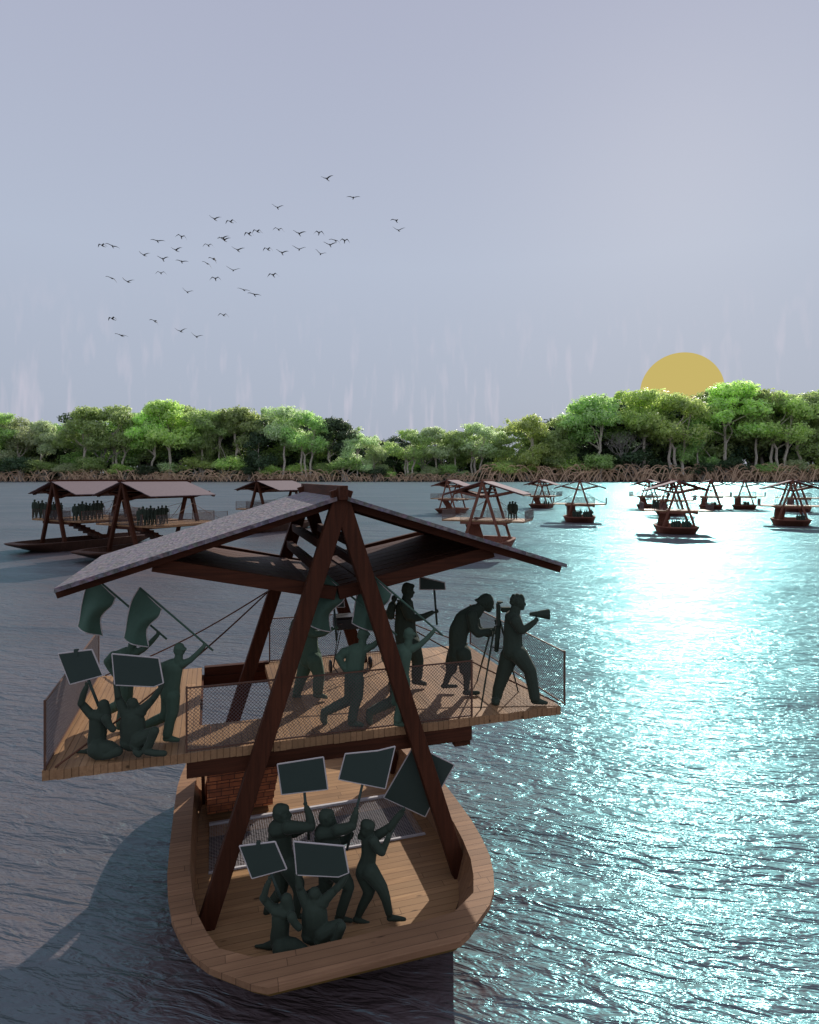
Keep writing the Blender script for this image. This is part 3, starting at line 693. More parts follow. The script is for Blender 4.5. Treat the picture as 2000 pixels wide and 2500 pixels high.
# ------------------------------------------------------------------ people
class Body:
    """Joints are measured on the photograph (x, y in a crop, r = half thickness) and set at a real depth;
    the limbs between them are tapered solids fused into one continuous skin."""
    def __init__(s, ox, oy, sc_, foot_y, floor, dy=0.0):
        s.ox, s.oy, s.s = ox, oy, sc_
        fy = oy + foot_y * sc_
        s.h = EYE - floor; s.floor = floor
        s.Y = s.h * F / (fy - HOR) + dy
        s.bm = bmesh.new()
    def m(s, r, d=0): return r * s.s / F * (s.Y + d)
    def P(s, x, y, d=0):
        Y = s.Y + d; return Vector(((s.ox + x * s.s - 1000) / F * Y, Y, EYE - (s.oy + y * s.s - HOR) / F * Y))
    def seg(s, a, ra, b, rb, fl=1.0):
        t = bmesh.new()
        for (c, r) in ((a, ra), (b, rb)):
            g = bmesh.ops.create_icosphere(t, subdivisions=2, radius=r)
            for v in g['verts']: v.co.y *= fl; v.co += c
        if (a - b).length > 1e-4:
            bmesh.ops.convex_hull(t, input=t.verts[:])
            bmesh.ops.delete(t, geom=[v for v in t.verts if not v.link_faces], context='VERTS')
        me = bpy.data.meshes.new('t'); t.to_mesh(me); t.free(); s.bm.from_mesh(me); bpy.data.meshes.remove(me)
    def chain(s, pts, d=0.0, fl=1.0):
        """pts: (x, y, r[, extra depth in m])"""
        q = []
        for p in pts:
            dd = d + (p[3] if len(p) > 3 else 0); q.append((s.P(p[0], p[1], dd), s.m(p[2], dd)))
        if len(q) == 1: s.seg(q[0][0], q[0][1], q[0][0], q[0][1], fl)
        for (a, ra), (b, rb) in zip(q, q[1:]): s.seg(a, ra, b, rb, fl)
        return s
    def foot(s, heel, toe, d):
        s.chain([heel, toe], d)
    def head(s, x, y, r, face=1, d=0.0, tilt=0.0, hair=True):
        """face: +1 looks right, -1 left, 0 away from us; tilt: radians nose down"""
        c, t_ = math.cos(tilt), math.sin(tilt)
        def o(dx, dy): return (x + (dx * c - dy * t_ * (face or 1)) * (face or 1) * 1.0 if face else x + dx, y + dy * c + dx * t_ if face else y + dy)
        def pt(dx, dy, rr, e=0): a = o(dx * r, dy * r); return (a[0], a[1], rr * r, e)
        dm = s.m(r)
        s.chain([pt(-.10, -.12, .88), pt(.02, .1, .84)], d, .86)
        if face:
            s.chain([pt(.28, -.25, .62), pt(.34, .62, .42)], d, .8)      # brow to jaw
            s.chain([pt(.62, .82, .24), pt(.30, .70, .34)], d)           # chin
            s.chain([pt(.80, -.05, .10), pt(1.02, .30, .12), pt(.80, .38, .12)], d)   # nose
            s.chain([pt(.82, .56, .11), pt(.70, .56, .14)], d, 1.8); s.chain([pt(.78, .70, .10), pt(.66, .70, .14)], d, 1.6)   # lips
            for e in (-1, 1): s.chain([pt(.70, -.05, .13, e * dm * .30)], d)           # eyes
            s.chain([pt(.82, -.28, .09, -dm * .35), pt(.86, -.26, .09, 0), pt(.82, -.28, .09, dm * .35)], d)
            for e in (-1, 1): s.chain([pt(-.12, -.08, .17, e * dm * .74), pt(-.08, .22, .12, e * dm * .72)], d)    # ears
        else:
            s.chain([pt(0, .1, .78), pt(0, .55, .55)], d, .9)
            for e in (-1, 1): s.chain([pt(e * .86, 0, .15), pt(e * .82, .28, .11)], d)
            s.chain([pt(0, .35, .13, dm * .78), pt(0, .2, .08, dm * .8)], d)
        return s
    def hand(s, x, y, ang, size, d=0.0, grip=True):
        """fist round something at (x, y); ang = direction the forearm comes in, degrees, in the crop (y down)"""
        a = math.radians(ang); ux, uy = math.cos(a), math.sin(a); vx, vy = -uy, ux; k = size
        s.chain([(x - ux * k * .9, y - uy * k * .9, k * .42), (x - ux * .2 * k, y - uy * .2 * k, k * .50)], d, .7)
        mk = s.m(k)
        for i, (w_, ln) in enumerate(((-.55, .85), (-.2, 1.0), (.15, .95), (.5, .75))):
            bx_, by_ = x + vx * w_ * k, y + vy * w_ * k
            if grip:
                s.chain([(bx_ - ux * .1 * k, by_ - uy * .1 * k, k * .19, -mk * .35), (bx_ + ux * .45 * k * ln, by_ + uy * .45 * k * ln, k * .18, -mk * .30),
                         (bx_ + ux * .50 * k * ln, by_ + uy * .50 * k * ln, k * .16, mk * .25), (bx_ + ux * .05 * k, by_ + uy * .05 * k, k * .15, mk * .42)], d)
            else:
                s.chain([(bx_, by_, k * .19), (bx_ + ux * .55 * k * ln, by_ + uy * .55 * k * ln, k * .17, -mk * .1), (bx_ + ux * 1.0 * k * ln, by_ + uy * 1.0 * k * ln, k * .14, mk * .1)], d)
        s.chain([(x - ux * .5 * k - vx * .35 * k, y - uy * .5 * k - vy * .35 * k, k * .22, -mk * .2), (x - vx * .75 * k, y - vy * .75 * k, k * .19, -mk * .35), (x + ux * .35 * k - vx * .65 * k, y + uy * .35 * k - vy * .65 * k, k * .15, -mk * .3)], d)
        return s
    def skin(s, name, mat, voxel=.011, anchor=None, smooth=3):
        me = bpy.data.meshes.new(name); s.bm.to_mesh(me); s.bm.free()
        o = bpy.data.objects.new(name, me); COL.objects.link(o)
        r = o.modifiers.new('r', 'REMESH'); r.mode = 'VOXEL'; r.voxel_size = voxel
        if smooth:
            sm_ = o.modifiers.new('s', 'SMOOTH'); sm_.iterations = smooth; sm_.factor = .5
        dg = bpy.context.evaluated_depsgraph_get(); m2 = bpy.data.meshes.new_from_object(o.evaluated_get(dg))
        o.modifiers.clear(); o.data = m2; m2.name = name; bpy.data.meshes.remove(me)
        a = anchor if anchor is not None else s.P(0, 0)
        co = [0.0] * (3 * len(m2.vertices)); m2.vertices.foreach_get('co', co)
        for i in range(0, len(co), 3): co[i] -= a[0]; co[i+1] -= a[1]; co[i+2] -= a[2]
        m2.vertices.foreach_set('co', co); m2.polygons.foreach_set('use_smooth', [True] * len(m2.polygons)); m2.update()
        o.location = a; m2.materials.clear(); m2.materials.append(mat)
        return o

def held_board(name, b, poly, pole, d, label, group=None, thick=.014, rim=.010, pr=.018, nub=None, dh=None):
    """placard: board with pale edging on a pole; points in the crop of body b"""
    P = [b.P(x, y, d) for x, y in poly]; c = sum(P, Vector()) / len(P)
    root = empty(name, c, label=label, cat='placard' , group=group); Q = [p - c for p in P]
    mb = MB(); mb.prism(Q, thick); mb.build('board', M['board'], root)
    e = MB()
    for i in range(len(Q)): e.tube([Q[i], Q[(i + 1) % len(Q)]], rim, 6)
    e.build('edging', M['rim'], root)
    if pole:
        q = MB(); q.tube([b.P(pole[0], pole[1], d) - c + Vector((0, .02, 0)), b.P(pole[2], pole[3], d if dh is None else dh) - c + Vector((0, .02, 0))], pr, 8); q.build('pole', M['board'], root, smooth=True)
    if nub:
        q = MB(); p0 = b.P(nub[0], nub[1], d) - c; q.box(p0 + Vector((-.025, -.014, -.07)), p0 + Vector((.025, .02, .012))); q.build('batten', M['board'], root)
    return root

def placed_copy(src, delta, k, label, anchor, new_anchor):
    """copy of a top-level thing, shrunk by k about anchor and moved to new_anchor"""
    c = copy_tree(src); c.location = new_anchor + (src.location - anchor) * k; c.scale = src.scale * k; c['label'] = label; return c

# --- the striding man with a flag, seen from behind (crop of the one in mid deck)
b = Body(750, 1500, .1507, 1815, DECK)
b.head(905, 350, 98, 0, tilt=0)
b.chain([(905, 292, 84), (905, 300, 88)], 0, .95); b.chain([(985, 318, 34), (1000, 322, 26)], .0, 1.6)     # flat cap
b.chain([(900, 420, 66), (885, 520, 72)])
b.chain([(640, 600, 72), (800, 560, 96), (960, 560, 62)], 0, .8)
b.chain([(800, 640, 165), (770, 800, 165), (755, 950, 160), (760, 1080, 158)], 0, .75)
b.chain([(600, 610, 78), (520, 700, 72)], -.02); b.chain([(520, 700, 70), (555, 800, 52), (640, 930, 44)], -.04)
b.chain([(955, 560, 66), (1080, 500, 50), (1190, 400, 44), (1300, 280, 36)], 0)
b.hand(1325, 245, -50, 48, 0)
b.chain([(715, 1080, 118), (700, 1330, 104), (655, 1400, 92)], .05); b.chain([(655, 1400, 88), (450, 1500, 82), (300, 1575, 70)], .08); b.chain([(280, 1580, 68), (268, 1700, 60), (290, 1760, 42)], .08)
b.chain([(820, 1080, 112), (815, 1330, 96), (770, 1480, 84), (730, 1690, 82)], -.04); b.chain([(700, 1762, 52), (800, 1772, 48), (895, 1788, 36)], -.04)
anchor6 = b.P(770, 1815); w6 = b.skin('person', M['person_mid'], .010, anchor6)
tag(w6, 'striding person with hand on hip between the near frame legs on the deck', 'person', 'people striding with flags')
def flag(b):
    k = 1.616
    def T(x, y): return (905 + (x - 1300) * k, 355 + (y - 870) * k)
    tip = T(905, 232); end = T(1640, 862)
    c = b.P(*tip); root = empty('flag', c, label='', cat='flag', group='green flags on long poles')
    q = MB(); q.tube([b.P(*tip) - c, b.P(*end) - c], .014, 8); q.build('pole', M['flag'], root, smooth=True)
    # cloth: four corner curves filled with a waving grid
    off = (465, 115)
    def C(x, y): return T(x + off[0], y + off[1])
    top = [(435, 112), (492, 165), (550, 222), (606, 277), (662, 328)]
    mid1 = [(350, 250), (415, 290), (480, 345), (550, 390), (632, 405)]
    mid2 = [(305, 400), (360, 420), (420, 445), (480, 468), (540, 482)]
    mid3 = [(283, 540), (335, 552), (390, 560), (440, 562), (495, 560)]
    bot = [(268, 622), (320, 655), (385, 683), (440, 698), (515, 712)]
    rows_ = [top, mid1, mid2, mid3, bot]
    def cr(a, b_, c_, d_, t):
        return .5 * ((2 * b_) + (-a + c_) * t + (2*a - 5*b_ + 4*c_ - d_) * t*t + (-a + 3*b_ - 3*c_ + d_) * t**3)
    NU, NV = 16, 20; g = []
    for i in range(NV + 1):
        v = i / NV * 4; i0 = min(3, int(v)); tv = v - i0; line = []
        for j in range(NU + 1):
            u = j / NU * 4; j0 = min(3, int(u)); tu = u - j0; vals = []
            for ii in (i0 - 1, i0, i0 + 1, i0 + 2):
                r0 = rows_[max(0, min(4, ii))]; p = [r0[max(0, min(4, jj))] for jj in (j0 - 1, j0, j0 + 1, j0 + 2)]
                vals.append((cr(*[q_[0] for q_ in p], tu), cr(*[q_[1] for q_ in p], tu)))
            x = cr(*[q_[0] for q_ in vals], tv); y = cr(*[q_[1] for q_ in vals], tv)
            dep = .07 * math.sin(j / NU * 5.5 + i / NV * 2.2) * min(1, i / NV * 3)
            line.append(b.P(*C(x, y), dep) - c)
        g.append(line)
    mb = MB(); W_ = NU + 1
    vs = [p for l in g for p in l] + [p + Vector((0, .006, 0)) for l in g for p in l]; n0 = W_ * (NV + 1)
    fs = []
    for i in range(NV):
        for j in range(NU):
            a = i * W_ + j; fs.append((a, a + 1, a + W_ + 1, a + W_)); fs.append((n0 + a, n0 + a + W_, n0 + a + W_ + 1, n0 + a + 1))
    mb.add(vs, fs); cl = mb.build('cloth', M['flag'], root, smooth=True)
    e = MB(); bd = g[0] + [l[-1] for l in g[1:]] + g[-1][::-1][1:] + [l[0] for l in g[::-1]][1:]
    e.tube(bd, .0085, 5); e.build('hem', M['rim'], cl)
    return root
b = Body(750, 1500, .1507, 1815, DECK)
f6 = flag(b); f6['label'] = 'green flag beside the left leg of the near frame, over the deck'
for dx, dyp, ptxt, ftxt in ((112, 0, 'striding person right of the near right frame leg, overlapping the man with a backpack', 'green flag seen on both sides of the right leg of the near frame'),
                            (-448.7, 37, 'striding person waving a flag at the inner edge of the left platform', 'green flag on the left platform nearer to the frame, overlapping the other'),
                            (-562, 9, 'person with raised flag, half hidden by the wide placard', 'leftmost green flag, over the outer edge of the left platform')):
    fx = 750 + 770 * .1507 + dx; fy = 1500 + 1815 * .1507 + dyp; Y2 = 3.5 * F / (fy - HOR)
    na = Vector(((fx - 1000) / F * Y2, Y2, DECK)); k = Y2 / anchor6.y
    placed_copy(w6, None, k, ptxt, anchor6, na); placed_copy(f6, None, k, ftxt, anchor6, na)

# --- the man with a backpack and a small board on a stick
b = Body(930, 1400, .1392, 1975, DECK)
b.head(468, 305, 118, 1); b.chain([(455, 240, 88), (560, 222, 38)], 0, .9)      # thick hair, quiff
b.chain([(455, 400, 78), (440, 480, 88)])
b.chain([(380, 540, 90), (470, 540, 105)], 0, 1.5)
b.chain([(420, 600, 165), (430, 760, 185), (425, 900, 195), (435, 1080, 200), (480, 1210, 215)], 0, .72)
b.chain([(430, 560, 100), (500, 740, 92), (590, 785, 70)], -.16); b.chain([(590, 785, 68), (740, 765, 60), (900, 685, 40)], -.16)
b.hand(985, 665, -28, 50, -.16)
b.chain([(400, 560, 95), (350, 760, 70), (420, 900, 55)], .18)
b.chain([(400, 1240, 150), (300, 1580, 108), (215, 1850, 84)], .10); b.chain([(170, 1925, 46), (270, 1935, 40)], .10)
b.chain([(560, 1250, 150), (650, 1530, 108), (632, 1790, 104)], -.08); b.chain([(585, 1895, 52), (700, 1915, 48), (780, 1940, 34)], -.08)
anchor7 = b.P(430, 1975); w7 = b.skin('person', M['person'], .010, anchor7)
tag(w7, 'standing man with a backpack holding a small board on a stick, right of the frame', 'person', 'men with backpacks and small boards')
b2 = Body(930, 1400, .1392, 1975, DECK)
b2.chain([(205, 560, 75), (165, 690, 82), (175, 740, 72)], 0, 1.5); b2.chain([(240, 430, 54), (235, 440, 56)], 0, 2.6); b2.chain([(300, 480, 26), (400, 520, 22), (480, 640, 20)], -.16)
bp_ = b2.skin('backpack', M['person'], .012, anchor7); bp_.parent = w7; bp_.location = (0, 0, 0)
bb = Body(930, 1400, .1392, 1975, DECK)
h7 = held_board('placard', bb, [(682, 55), (1118, 158), (1132, 283), (682, 283)], (938, 283, 985, 905), -.16, 'small dark board on a thin stick held by the man with a backpack', 'small boards on sticks')
# his double on the left, partly behind the near leg
fx, fy = 650 + 232 * .4638, 1150 + 1200 * .4638; Y2 = 3.5 * F / (fy - HOR); na = Vector(((fx - 1000) / F * Y2, Y2, DECK)); k = Y2 / anchor7.y * .955
a7 = bb.P(475, 1975)
c7 = placed_copy(w7, None, k, 'mid green man with a backpack, cut by the left leg of the near frame', a7, na)
for o in [c7] + list(c7.children): o.material_slots[0].link = 'OBJECT'; o.material_slots[0].material = M['person_mid']
placed_copy(h7, None, k, 'small board on a stick in front of the hanging flag near the left frame leg', a7, na)

# --- photographer bent over a tripod camera
b = Body(1060, 1430, .1739, 1520, DECK)
b.head(742, 248, 108, 1, tilt=.35)
b.chain([(650, 300, 78), (590, 370, 90)])
b.chain([(570, 370, 112), (430, 480, 145), (345, 640, 142), (330, 790, 132)], 0, .85)
b.chain([(530, 420, 80), (560, 600, 74), (620, 668, 66)], -.16); b.chain([(620, 668, 64), (740, 650, 58), (830, 630, 44)], -.16); b.hand(872, 600, -40, 46, -.12)
b.chain([(560, 420, 80), (600, 610, 66), (760, 680, 50), (850, 640, 40)], .16); b.hand(880, 500, -70, 42, .10)
b.chain([(340, 850, 138), (330, 980, 140)], 0, .85)
b.chain([(290, 950, 110), (245, 1080, 92), (245, 1170, 82)], .10); b.chain([(240, 1170, 62), (185, 1300, 48), (150, 1390, 36)], .10); b.chain([(125, 1412, 32), (210, 1412, 28), (312, 1410, 24)], .10)
b.chain([(410, 950, 118), (445, 1080, 100), (435, 1170, 88)], -.08); b.chain([(455, 1180, 68), (462, 1330, 50), (452, 1430, 42)], -.08); b.chain([(435, 1500, 38), (530, 1506, 34), (622, 1502, 28)], -.08)
ap = b.P(350, 1520); wp = b.skin('person', M['person'], .010, ap)
tag(wp, 'person in a backward cap and shorts bending over a tripod camera', 'person')
b2 = Body(1060, 1430, .1739, 1520, DECK); b2.chain([(735, 205, 103), (700, 222, 100)], 0, .92); b2.chain([(640, 215, 34), (582, 200, 16)], 0, 2.2)
cp = b2.skin('cap', M['person'], .012, ap); cp.parent = wp; cp.location = (0, 0, 0)
# tripod camera
bt = Body(1060, 1430, .1739, 1600, DECK)
def gp(x, y):                                    # a point of the picture that lies on the deck
    Y = 3.5 * F / (1430 + y * .1739 - HOR); return Vector(((1060 + x * .1739 - 1000) / F * Y, Y, DECK))
tc0 = bt.P(880, 880); tr = empty('tripod_camera', Vector((tc0.x, tc0.y, DECK)), label='old bellows camera on a wooden tripod between photographer and megaphone man', cat='camera')
lo = tr.location
for foot, hd in (((605, 1335), (800, 620)), ((655, 1735), (838, 640)), ((1183, 1495), (925, 480))):
    q = MB(); f_ = gp(*foot); q.tube([f_ - lo, bt.P(*hd) - lo], [.012, .016], 8); q.build('leg', M['person'], tr, smooth=True)
q = MB(); q.tube([bt.P(905, 560) - lo, bt.P(875, 915) - lo], [.045, .035], 10); q.tube([bt.P(875, 900) - lo, bt.P(873, 930) - lo], [.045, .02], 10); q.build('centre_column', M['person'], tr, smooth=True)
q = MB(); a, c_ = bt.P(880, 250), bt.P(950, 560); q.box((a.x - lo.x, -.09, c_.z - lo.z), (c_.x - lo.x - .03, .09, a.z - lo.z)); q.build('camera_body', M['person'], tr, bevel=.012)
q = MB(); a, c_ = bt.P(940, 300), bt.P(1075, 368); q.box((a.x - lo.x, -.05, c_.z - lo.z), (c_.x - lo.x, .05, a.z - lo.z)); q.build('lens_board', M['person'], tr, bevel=.01)
q = MB(); q.tube([bt.P(925, 252) - lo, bt.P(925, 232) - lo], .02, 10); q.tube([bt.P(925, 240) - lo, bt.P(925, 222) - lo], .05, 14); q.build('knob', M['person'], tr, smooth=False)
q = MB(); q.tube([bt.P(785, 850) - lo, bt.P(880, 880) - lo], .009, 6); q.tube([bt.P(880, 880) - lo, bt.P(985, 875) - lo], .009, 6); q.build('brace', M['person'], tr)

# --- man with a megaphone
b = Body(1060, 1430, .1739, 1665, DECK)
b.head(1178, 232, 106, 1)
for (x, y, r) in ((1105, 190, 42), (1120, 150, 36), (1170, 140, 34), (1225, 150, 36), (1250, 180, 26), (1090, 235, 34)): b.chain([(x, y, r)], 0, 1.6)
b.chain([(1145, 320, 74), (1120, 420, 84)])
b.chain([(1090, 450, 100), (1130, 455, 95)], 0, 1.5)
b.chain([(1105, 500, 122), (1105, 650, 132), (1105, 780, 138), (1110, 910, 150)], 0, .75)
b.chain([(1150, 500, 88), (1215, 620, 66), (1240, 630, 56)], -.15); b.chain([(1240, 628, 54), (1330, 572, 48), (1410, 510, 38)], -.15); b.hand(1440, 478, -35, 46, -.13)
b.chain([(1080, 520, 82), (1040, 700, 60), (1090, 830, 46)], .16); b.hand(1130, 860, 40, 40, .16, False)
b.chain([(1060, 980, 135), (975, 1230, 104), (905, 1440, 82), (880, 1560, 72)], .12); b.chain([(872, 1590, 64), (862, 1618, 66, -.03), (866, 1628, 58, -.12)], .10)
b.chain([(1190, 970, 132), (1345, 1190, 92), (1390, 1420, 84), (1412, 1560, 78)], -.06); b.chain([(1400, 1615, 46), (1480, 1625, 44), (1575, 1645, 26)], -.06)
am = b.P(1150, 1665); wm_ = b.skin('person', M['person'], .010, am)
tag(wm_, 'striding curly-haired man speaking into a megaphone at the right end of the deck', 'person')
bm_ = Body(1060, 1430, .1739, 1665, DECK); d = -.13
mc = bm_.P(1480, 395, d); mr = empty('megaphone', mc, label='dark cone megaphone raised to the mouth of the man at right', cat='megaphone')
q = MB(); n0, n1 = bm_.P(1360, 398, d) - mc, bm_.P(1605, 400, d) - mc; r0, r1 = bm_.m(24), bm_.m(72)
q.tube([n0, n0.lerp(n1, .25), n0.lerp(n1, .7), n1], [r0, r0 * 1.5, r1 * .8, r1], 24, False); q.tube([n1, n1 + Vector((.012, 0, 0)), n1 + Vector((.012, 0, 0)), n0.lerp(n1, .3)], [r1, r1 * 1.04, r1 * .94, r0 * 1.2], 24, False); q.build('horn', M['person'], mr, smooth=True)
q = MB(); q.tube([n0, n0 - Vector((.02, 0, 0))], [r0, r0 * .9], 16); q.build('mouthpiece', M['person'], mr)
q = MB(); h0 = bm_.P(1435, 425, d) - mc; q.tube([h0, h0 - Vector((0, 0, .07))], .012, 8); q.build('grip', M['person'], mr)

# --- the group in the bow
Z = (570, 1800, .3188)
b = Body(*Z, 1395, FLOOR)
b.head(368, 592, 72, 1, tilt=-.25); b.chain([(350, 560, 52), (395, 548, 34)], 0, 1.1)
b.chain([(372, 650, 44), (372, 690, 50)])
b.chain([(330, 700, 66), (400, 690, 62)], 0, 1.3); b.chain([(355, 760, 92), (362, 860, 92), (385, 960, 92)], 0, .72)
b.chain([(420, 690, 52), (510, 690, 42), (596, 688, 34)], -.10); b.chain([(596, 688, 34), (590, 620, 32), (562, 545, 24)], -.08); b.hand(553, 510, -100, 24, -.06)
b.chain([(400, 720, 48), (470, 730, 38), (545, 700, 28)], .14); b.hand(565, 690, -30, 22, .10)
b.chain([(370, 990, 74), (372, 1120, 56), (365, 1180, 48)], .06); b.chain([(362, 1185, 46), (300, 1260, 38), (262, 1320, 32)], .12); b.chain([(258, 1325, 28), (246, 1380, 24)], .12)
b.chain([(425, 990, 72), (492, 1120, 54), (500, 1180, 44)], -.06); b.chain([(500, 1180, 42), (490, 1290, 36), (482, 1340, 32)], -.06); b.chain([(478, 1365, 20), (500, 1370, 20), (560, 1378, 15)], -.06)
a_ = b.P(400, 1395); o = b.skin('person', M['person'], .009, a_); tag(o, 'standing person at back left of the bow group holding up a level placard', 'person')
bb = Body(*Z, 1395, FLOOR); held_board('placard', bb, [(337, 207), (688, 152), (722, 398), (370, 438)], (540, 412, 577, 790), -.06, 'level rectangular placard, leftmost of the high placards in the bow', 'placards in the bow')
b = Body(*Z, 1410, FLOOR)
b.head(718, 628, 68, 1); b.chain([(700, 600, 50), (740, 585, 34)], 0, 1.1)
b.chain([(712, 680, 42), (708, 715, 50)])
b.chain([(680, 730, 62), (780, 720, 55)], 0, 1.3); b.chain([(715, 770, 98), (735, 870, 98), (745, 960, 88), (750, 1020, 92)], 0, .72)
b.chain([(800, 710, 46), (850, 705, 42), (910, 680, 36)], -.12); b.chain([(910, 680, 34), (925, 620, 32), (935, 585, 26)], -.10); b.hand(943, 550, -78, 26, -.07)
b.chain([(790, 800, 40), (850, 790, 30), (895, 755, 26)], .10); b.hand(908, 738, -40, 25, .04)
b.chain([(725, 1030, 76), (705, 1130, 54), (690, 1165, 44)], .06); b.chain([(690, 1165, 42), (590, 1205, 38), (505, 1250, 34)], .12); b.chain([(492, 1255, 32), (484, 1310, 28), (488, 1355, 20)], .12)
b.chain([(790, 1020, 78), (872, 1120, 52), (885, 1150, 44)], -.05); b.chain([(885, 1150, 44), (850, 1260, 42), (822, 1345, 40)], -.05); b.chain([(795, 1385, 24), (850, 1395, 22), (905, 1404, 15)], -.05)
a_ = b.P(760, 1410); o = b.skin('person', M['person'], .009, a_); tag(o, 'striding person in the middle of the bow group, behind the wide placard', 'person')
bb = Body(*Z, 1410, FLOOR); held_board('placard', bb, [(857, 127), (1105, 103), (1238, 70), (1163, 393), (807, 322)], (990, 358, 868, 872), -.07, 'large placard tilted right, middle one of the three high placards in the bow', 'placards in the bow')
b = Body(*Z, 1425, FLOOR)
b.head(1020, 708, 62, -1, tilt=.45); b.chain([(1045, 680, 44), (1010, 668, 40)], 0, 1.1)
b.chain([(1040, 750, 42), (1042, 790, 50)])
b.chain([(1040, 800, 64), (1040, 880, 62), (1030, 950, 64), (1012, 1020, 76)], 0, .72)
b.chain([(1070, 770, 42), (1130, 735, 36), (1200, 690, 32)], .08); b.chain([(1200, 690, 30), (1260, 610, 28), (1290, 575, 24)], .06); b.hand(1303, 555, -50, 24, .03)
b.chain([(1075, 800, 40), (1120, 868, 34), (1140, 880, 30)], -.10); b.chain([(1140, 880, 28), (1170, 810, 25), (1188, 765, 22)], -.08); b.hand(1196, 745, -65, 22, -.03)
b.chain([(1050, 1030, 66), (1135, 1150, 48), (1168, 1240, 38), (1192, 1345, 30)], -.05); b.chain([(1195, 1385, 24), (1250, 1388, 22), (1312, 1394, 14)], -.05)
b.chain([(995, 1040, 64), (1040, 1170, 50), (1030, 1210, 44)], .05); b.chain([(1030, 1210, 42), (980, 1310, 34), (955, 1370, 28)], .05); b.chain([(935, 1395, 22), (980, 1412, 20), (1040, 1428, 15)], .02)
a_ = b.P(1060, 1425); o = b.skin('person', M['person'], .009, a_); tag(o, 'slim person on the right of the bow group leaning back with a tilted placard', 'person')
bb = Body(*Z, 1425, FLOOR); held_board('placard', bb, [(1152, 462), (1384, 58), (1693, 210), (1498, 550), (1470, 608)], (1312, 540, 1130, 900), .92, 'steeply tilted placard behind the right leg of the near frame', 'placards in the bow', dh=-.02)

# --- kneeling person with a placard, seated person with a wide placard (left platform), and their doubles in the bow
Z = (120, 1380, .2435)
b = Body(*Z, 1915, DECK)
b.head(545, 1415, 60, 0); b.chain([(545, 1400, 58), (565, 1480, 56), (585, 1530, 40)], .0, .9)
b.chain([(520, 1450, 40), (500, 1490, 50)])
b.chain([(440, 1500, 52), (540, 1520, 60)], 0, 1.2); b.chain([(485, 1560, 82), (490, 1650, 88), (480, 1740, 92), (480, 1800, 92)], 0, .8)
b.chain([(415, 1490, 44), (330, 1395, 38), (320, 1385, 36)], 0); b.chain([(320, 1385, 35), (345, 1290, 32), (372, 1225, 26)], -.03); b.hand(378, 1190, -75, 28, -.03)
b.chain([(570, 1540, 46), (600, 1600, 36), (640, 1645, 34)], -.10)
b.chain([(480, 1830, 88), (600, 1840, 78), (690, 1868, 50)], -.06); b.chain([(690, 1870, 46), (600, 1905, 40), (480, 1915, 38)], -.12)
b.chain([(470, 1850, 84), (560, 1900, 52)], -.10); b.chain([(430, 1860, 44), (350, 1872, 24), (275, 1872, 14)], .10)
a1 = b.P(500, 1930); k1 = b.skin('person', M['person'], .009, a1); tag(k1, 'kneeling long-haired person on the left platform lifting a tilted placard', 'person', 'kneeling people with placards')
bb = Body(*Z, 1915, DECK); p1 = held_board('placard', bb, [(92, 887), (430, 845), (540, 1103), (210, 1193)], (375, 1130, 490, 1420), -.03, 'tilted square placard at the outer end of the left platform', 'square placards of the kneeling people', nub=(272, 852))
b = Body(*Z, 1915, DECK)
b.head(842, 1390, 64, 0); b.chain([(840, 1440, 46), (840, 1490, 56)])
b.chain([(770, 1490, 60), (920, 1470, 60)], 0, .9); b.chain([(838, 1560, 122), (840, 1660, 128), (825, 1760, 108)], 0, .72)
b.chain([(755, 1470, 52), (700, 1350, 38), (690, 1310, 34)], 0); b.chain([(690, 1310, 34), (680, 1240, 30), (668, 1195, 26)], -.03); b.hand(662, 1165, -95, 28, -.03)
b.chain([(930, 1450, 52), (1020, 1365, 38), (1050, 1330, 34)], 0); b.chain([(1050, 1330, 34), (1095, 1270, 30), (1130, 1210, 24)], -.03); b.hand(1143, 1180, -65, 26, -.03)
b.chain([(790, 1770, 80), (880, 1790, 72)], 0); b.chain([(900, 1750, 84), (1000, 1700, 66), (1055, 1665, 50)], -.06); b.chain([(1055, 1665, 48), (1010, 1790, 42), (960, 1860, 36)], -.14)
b.chain([(870, 1800, 60), (900, 1850, 44)], -.08); b.chain([(865, 1870, 30), (900, 1895, 34)], -.16); b.chain([(980, 1870, 34), (1070, 1885, 34), (1155, 1888, 30)], -.16)
a2 = b.P(900, 1930); k2 = b.skin('person', M['person'], .009, a2); tag(k2, 'seated person seen from behind on the left platform lifting a wide placard with both hands', 'person', 'seated people lifting wide placards')
bb = Body(*Z, 1915, DECK); p2 = held_board('placard', bb, [(632, 888), (1100, 930), (1145, 1180), (1050, 1218), (660, 1200)], None, -.05, 'wide placard on the left platform held up by both hands', 'wide placards held by both hands')
# doubles in the bow
def bow_anchor(x, y, lift=0):
    px, py = 570 + x * .3188, 1800 + y * .3188; Y = (EYE - FLOOR) * F / (py - HOR); return Vector(((px - 1000) / F * Y, Y, FLOOR))
na = bow_anchor(370, 1668); k = na.y / a1.y * 1.055
placed_copy(k1, None, k, 'kneeling long-haired person at the front of the bow', a1, na); placed_copy(p1, None, k, 'tilted square placard at the front left of the bow group', a1, na)
na = bow_anchor(672, 1640); k = na.y / a2.y * 1.07
placed_copy(k2, None, k, 'seated person at the front of the bow with arms raised', a2, na); placed_copy(p2, None, k, 'wide placard in the centre of the bow group', a2, na)

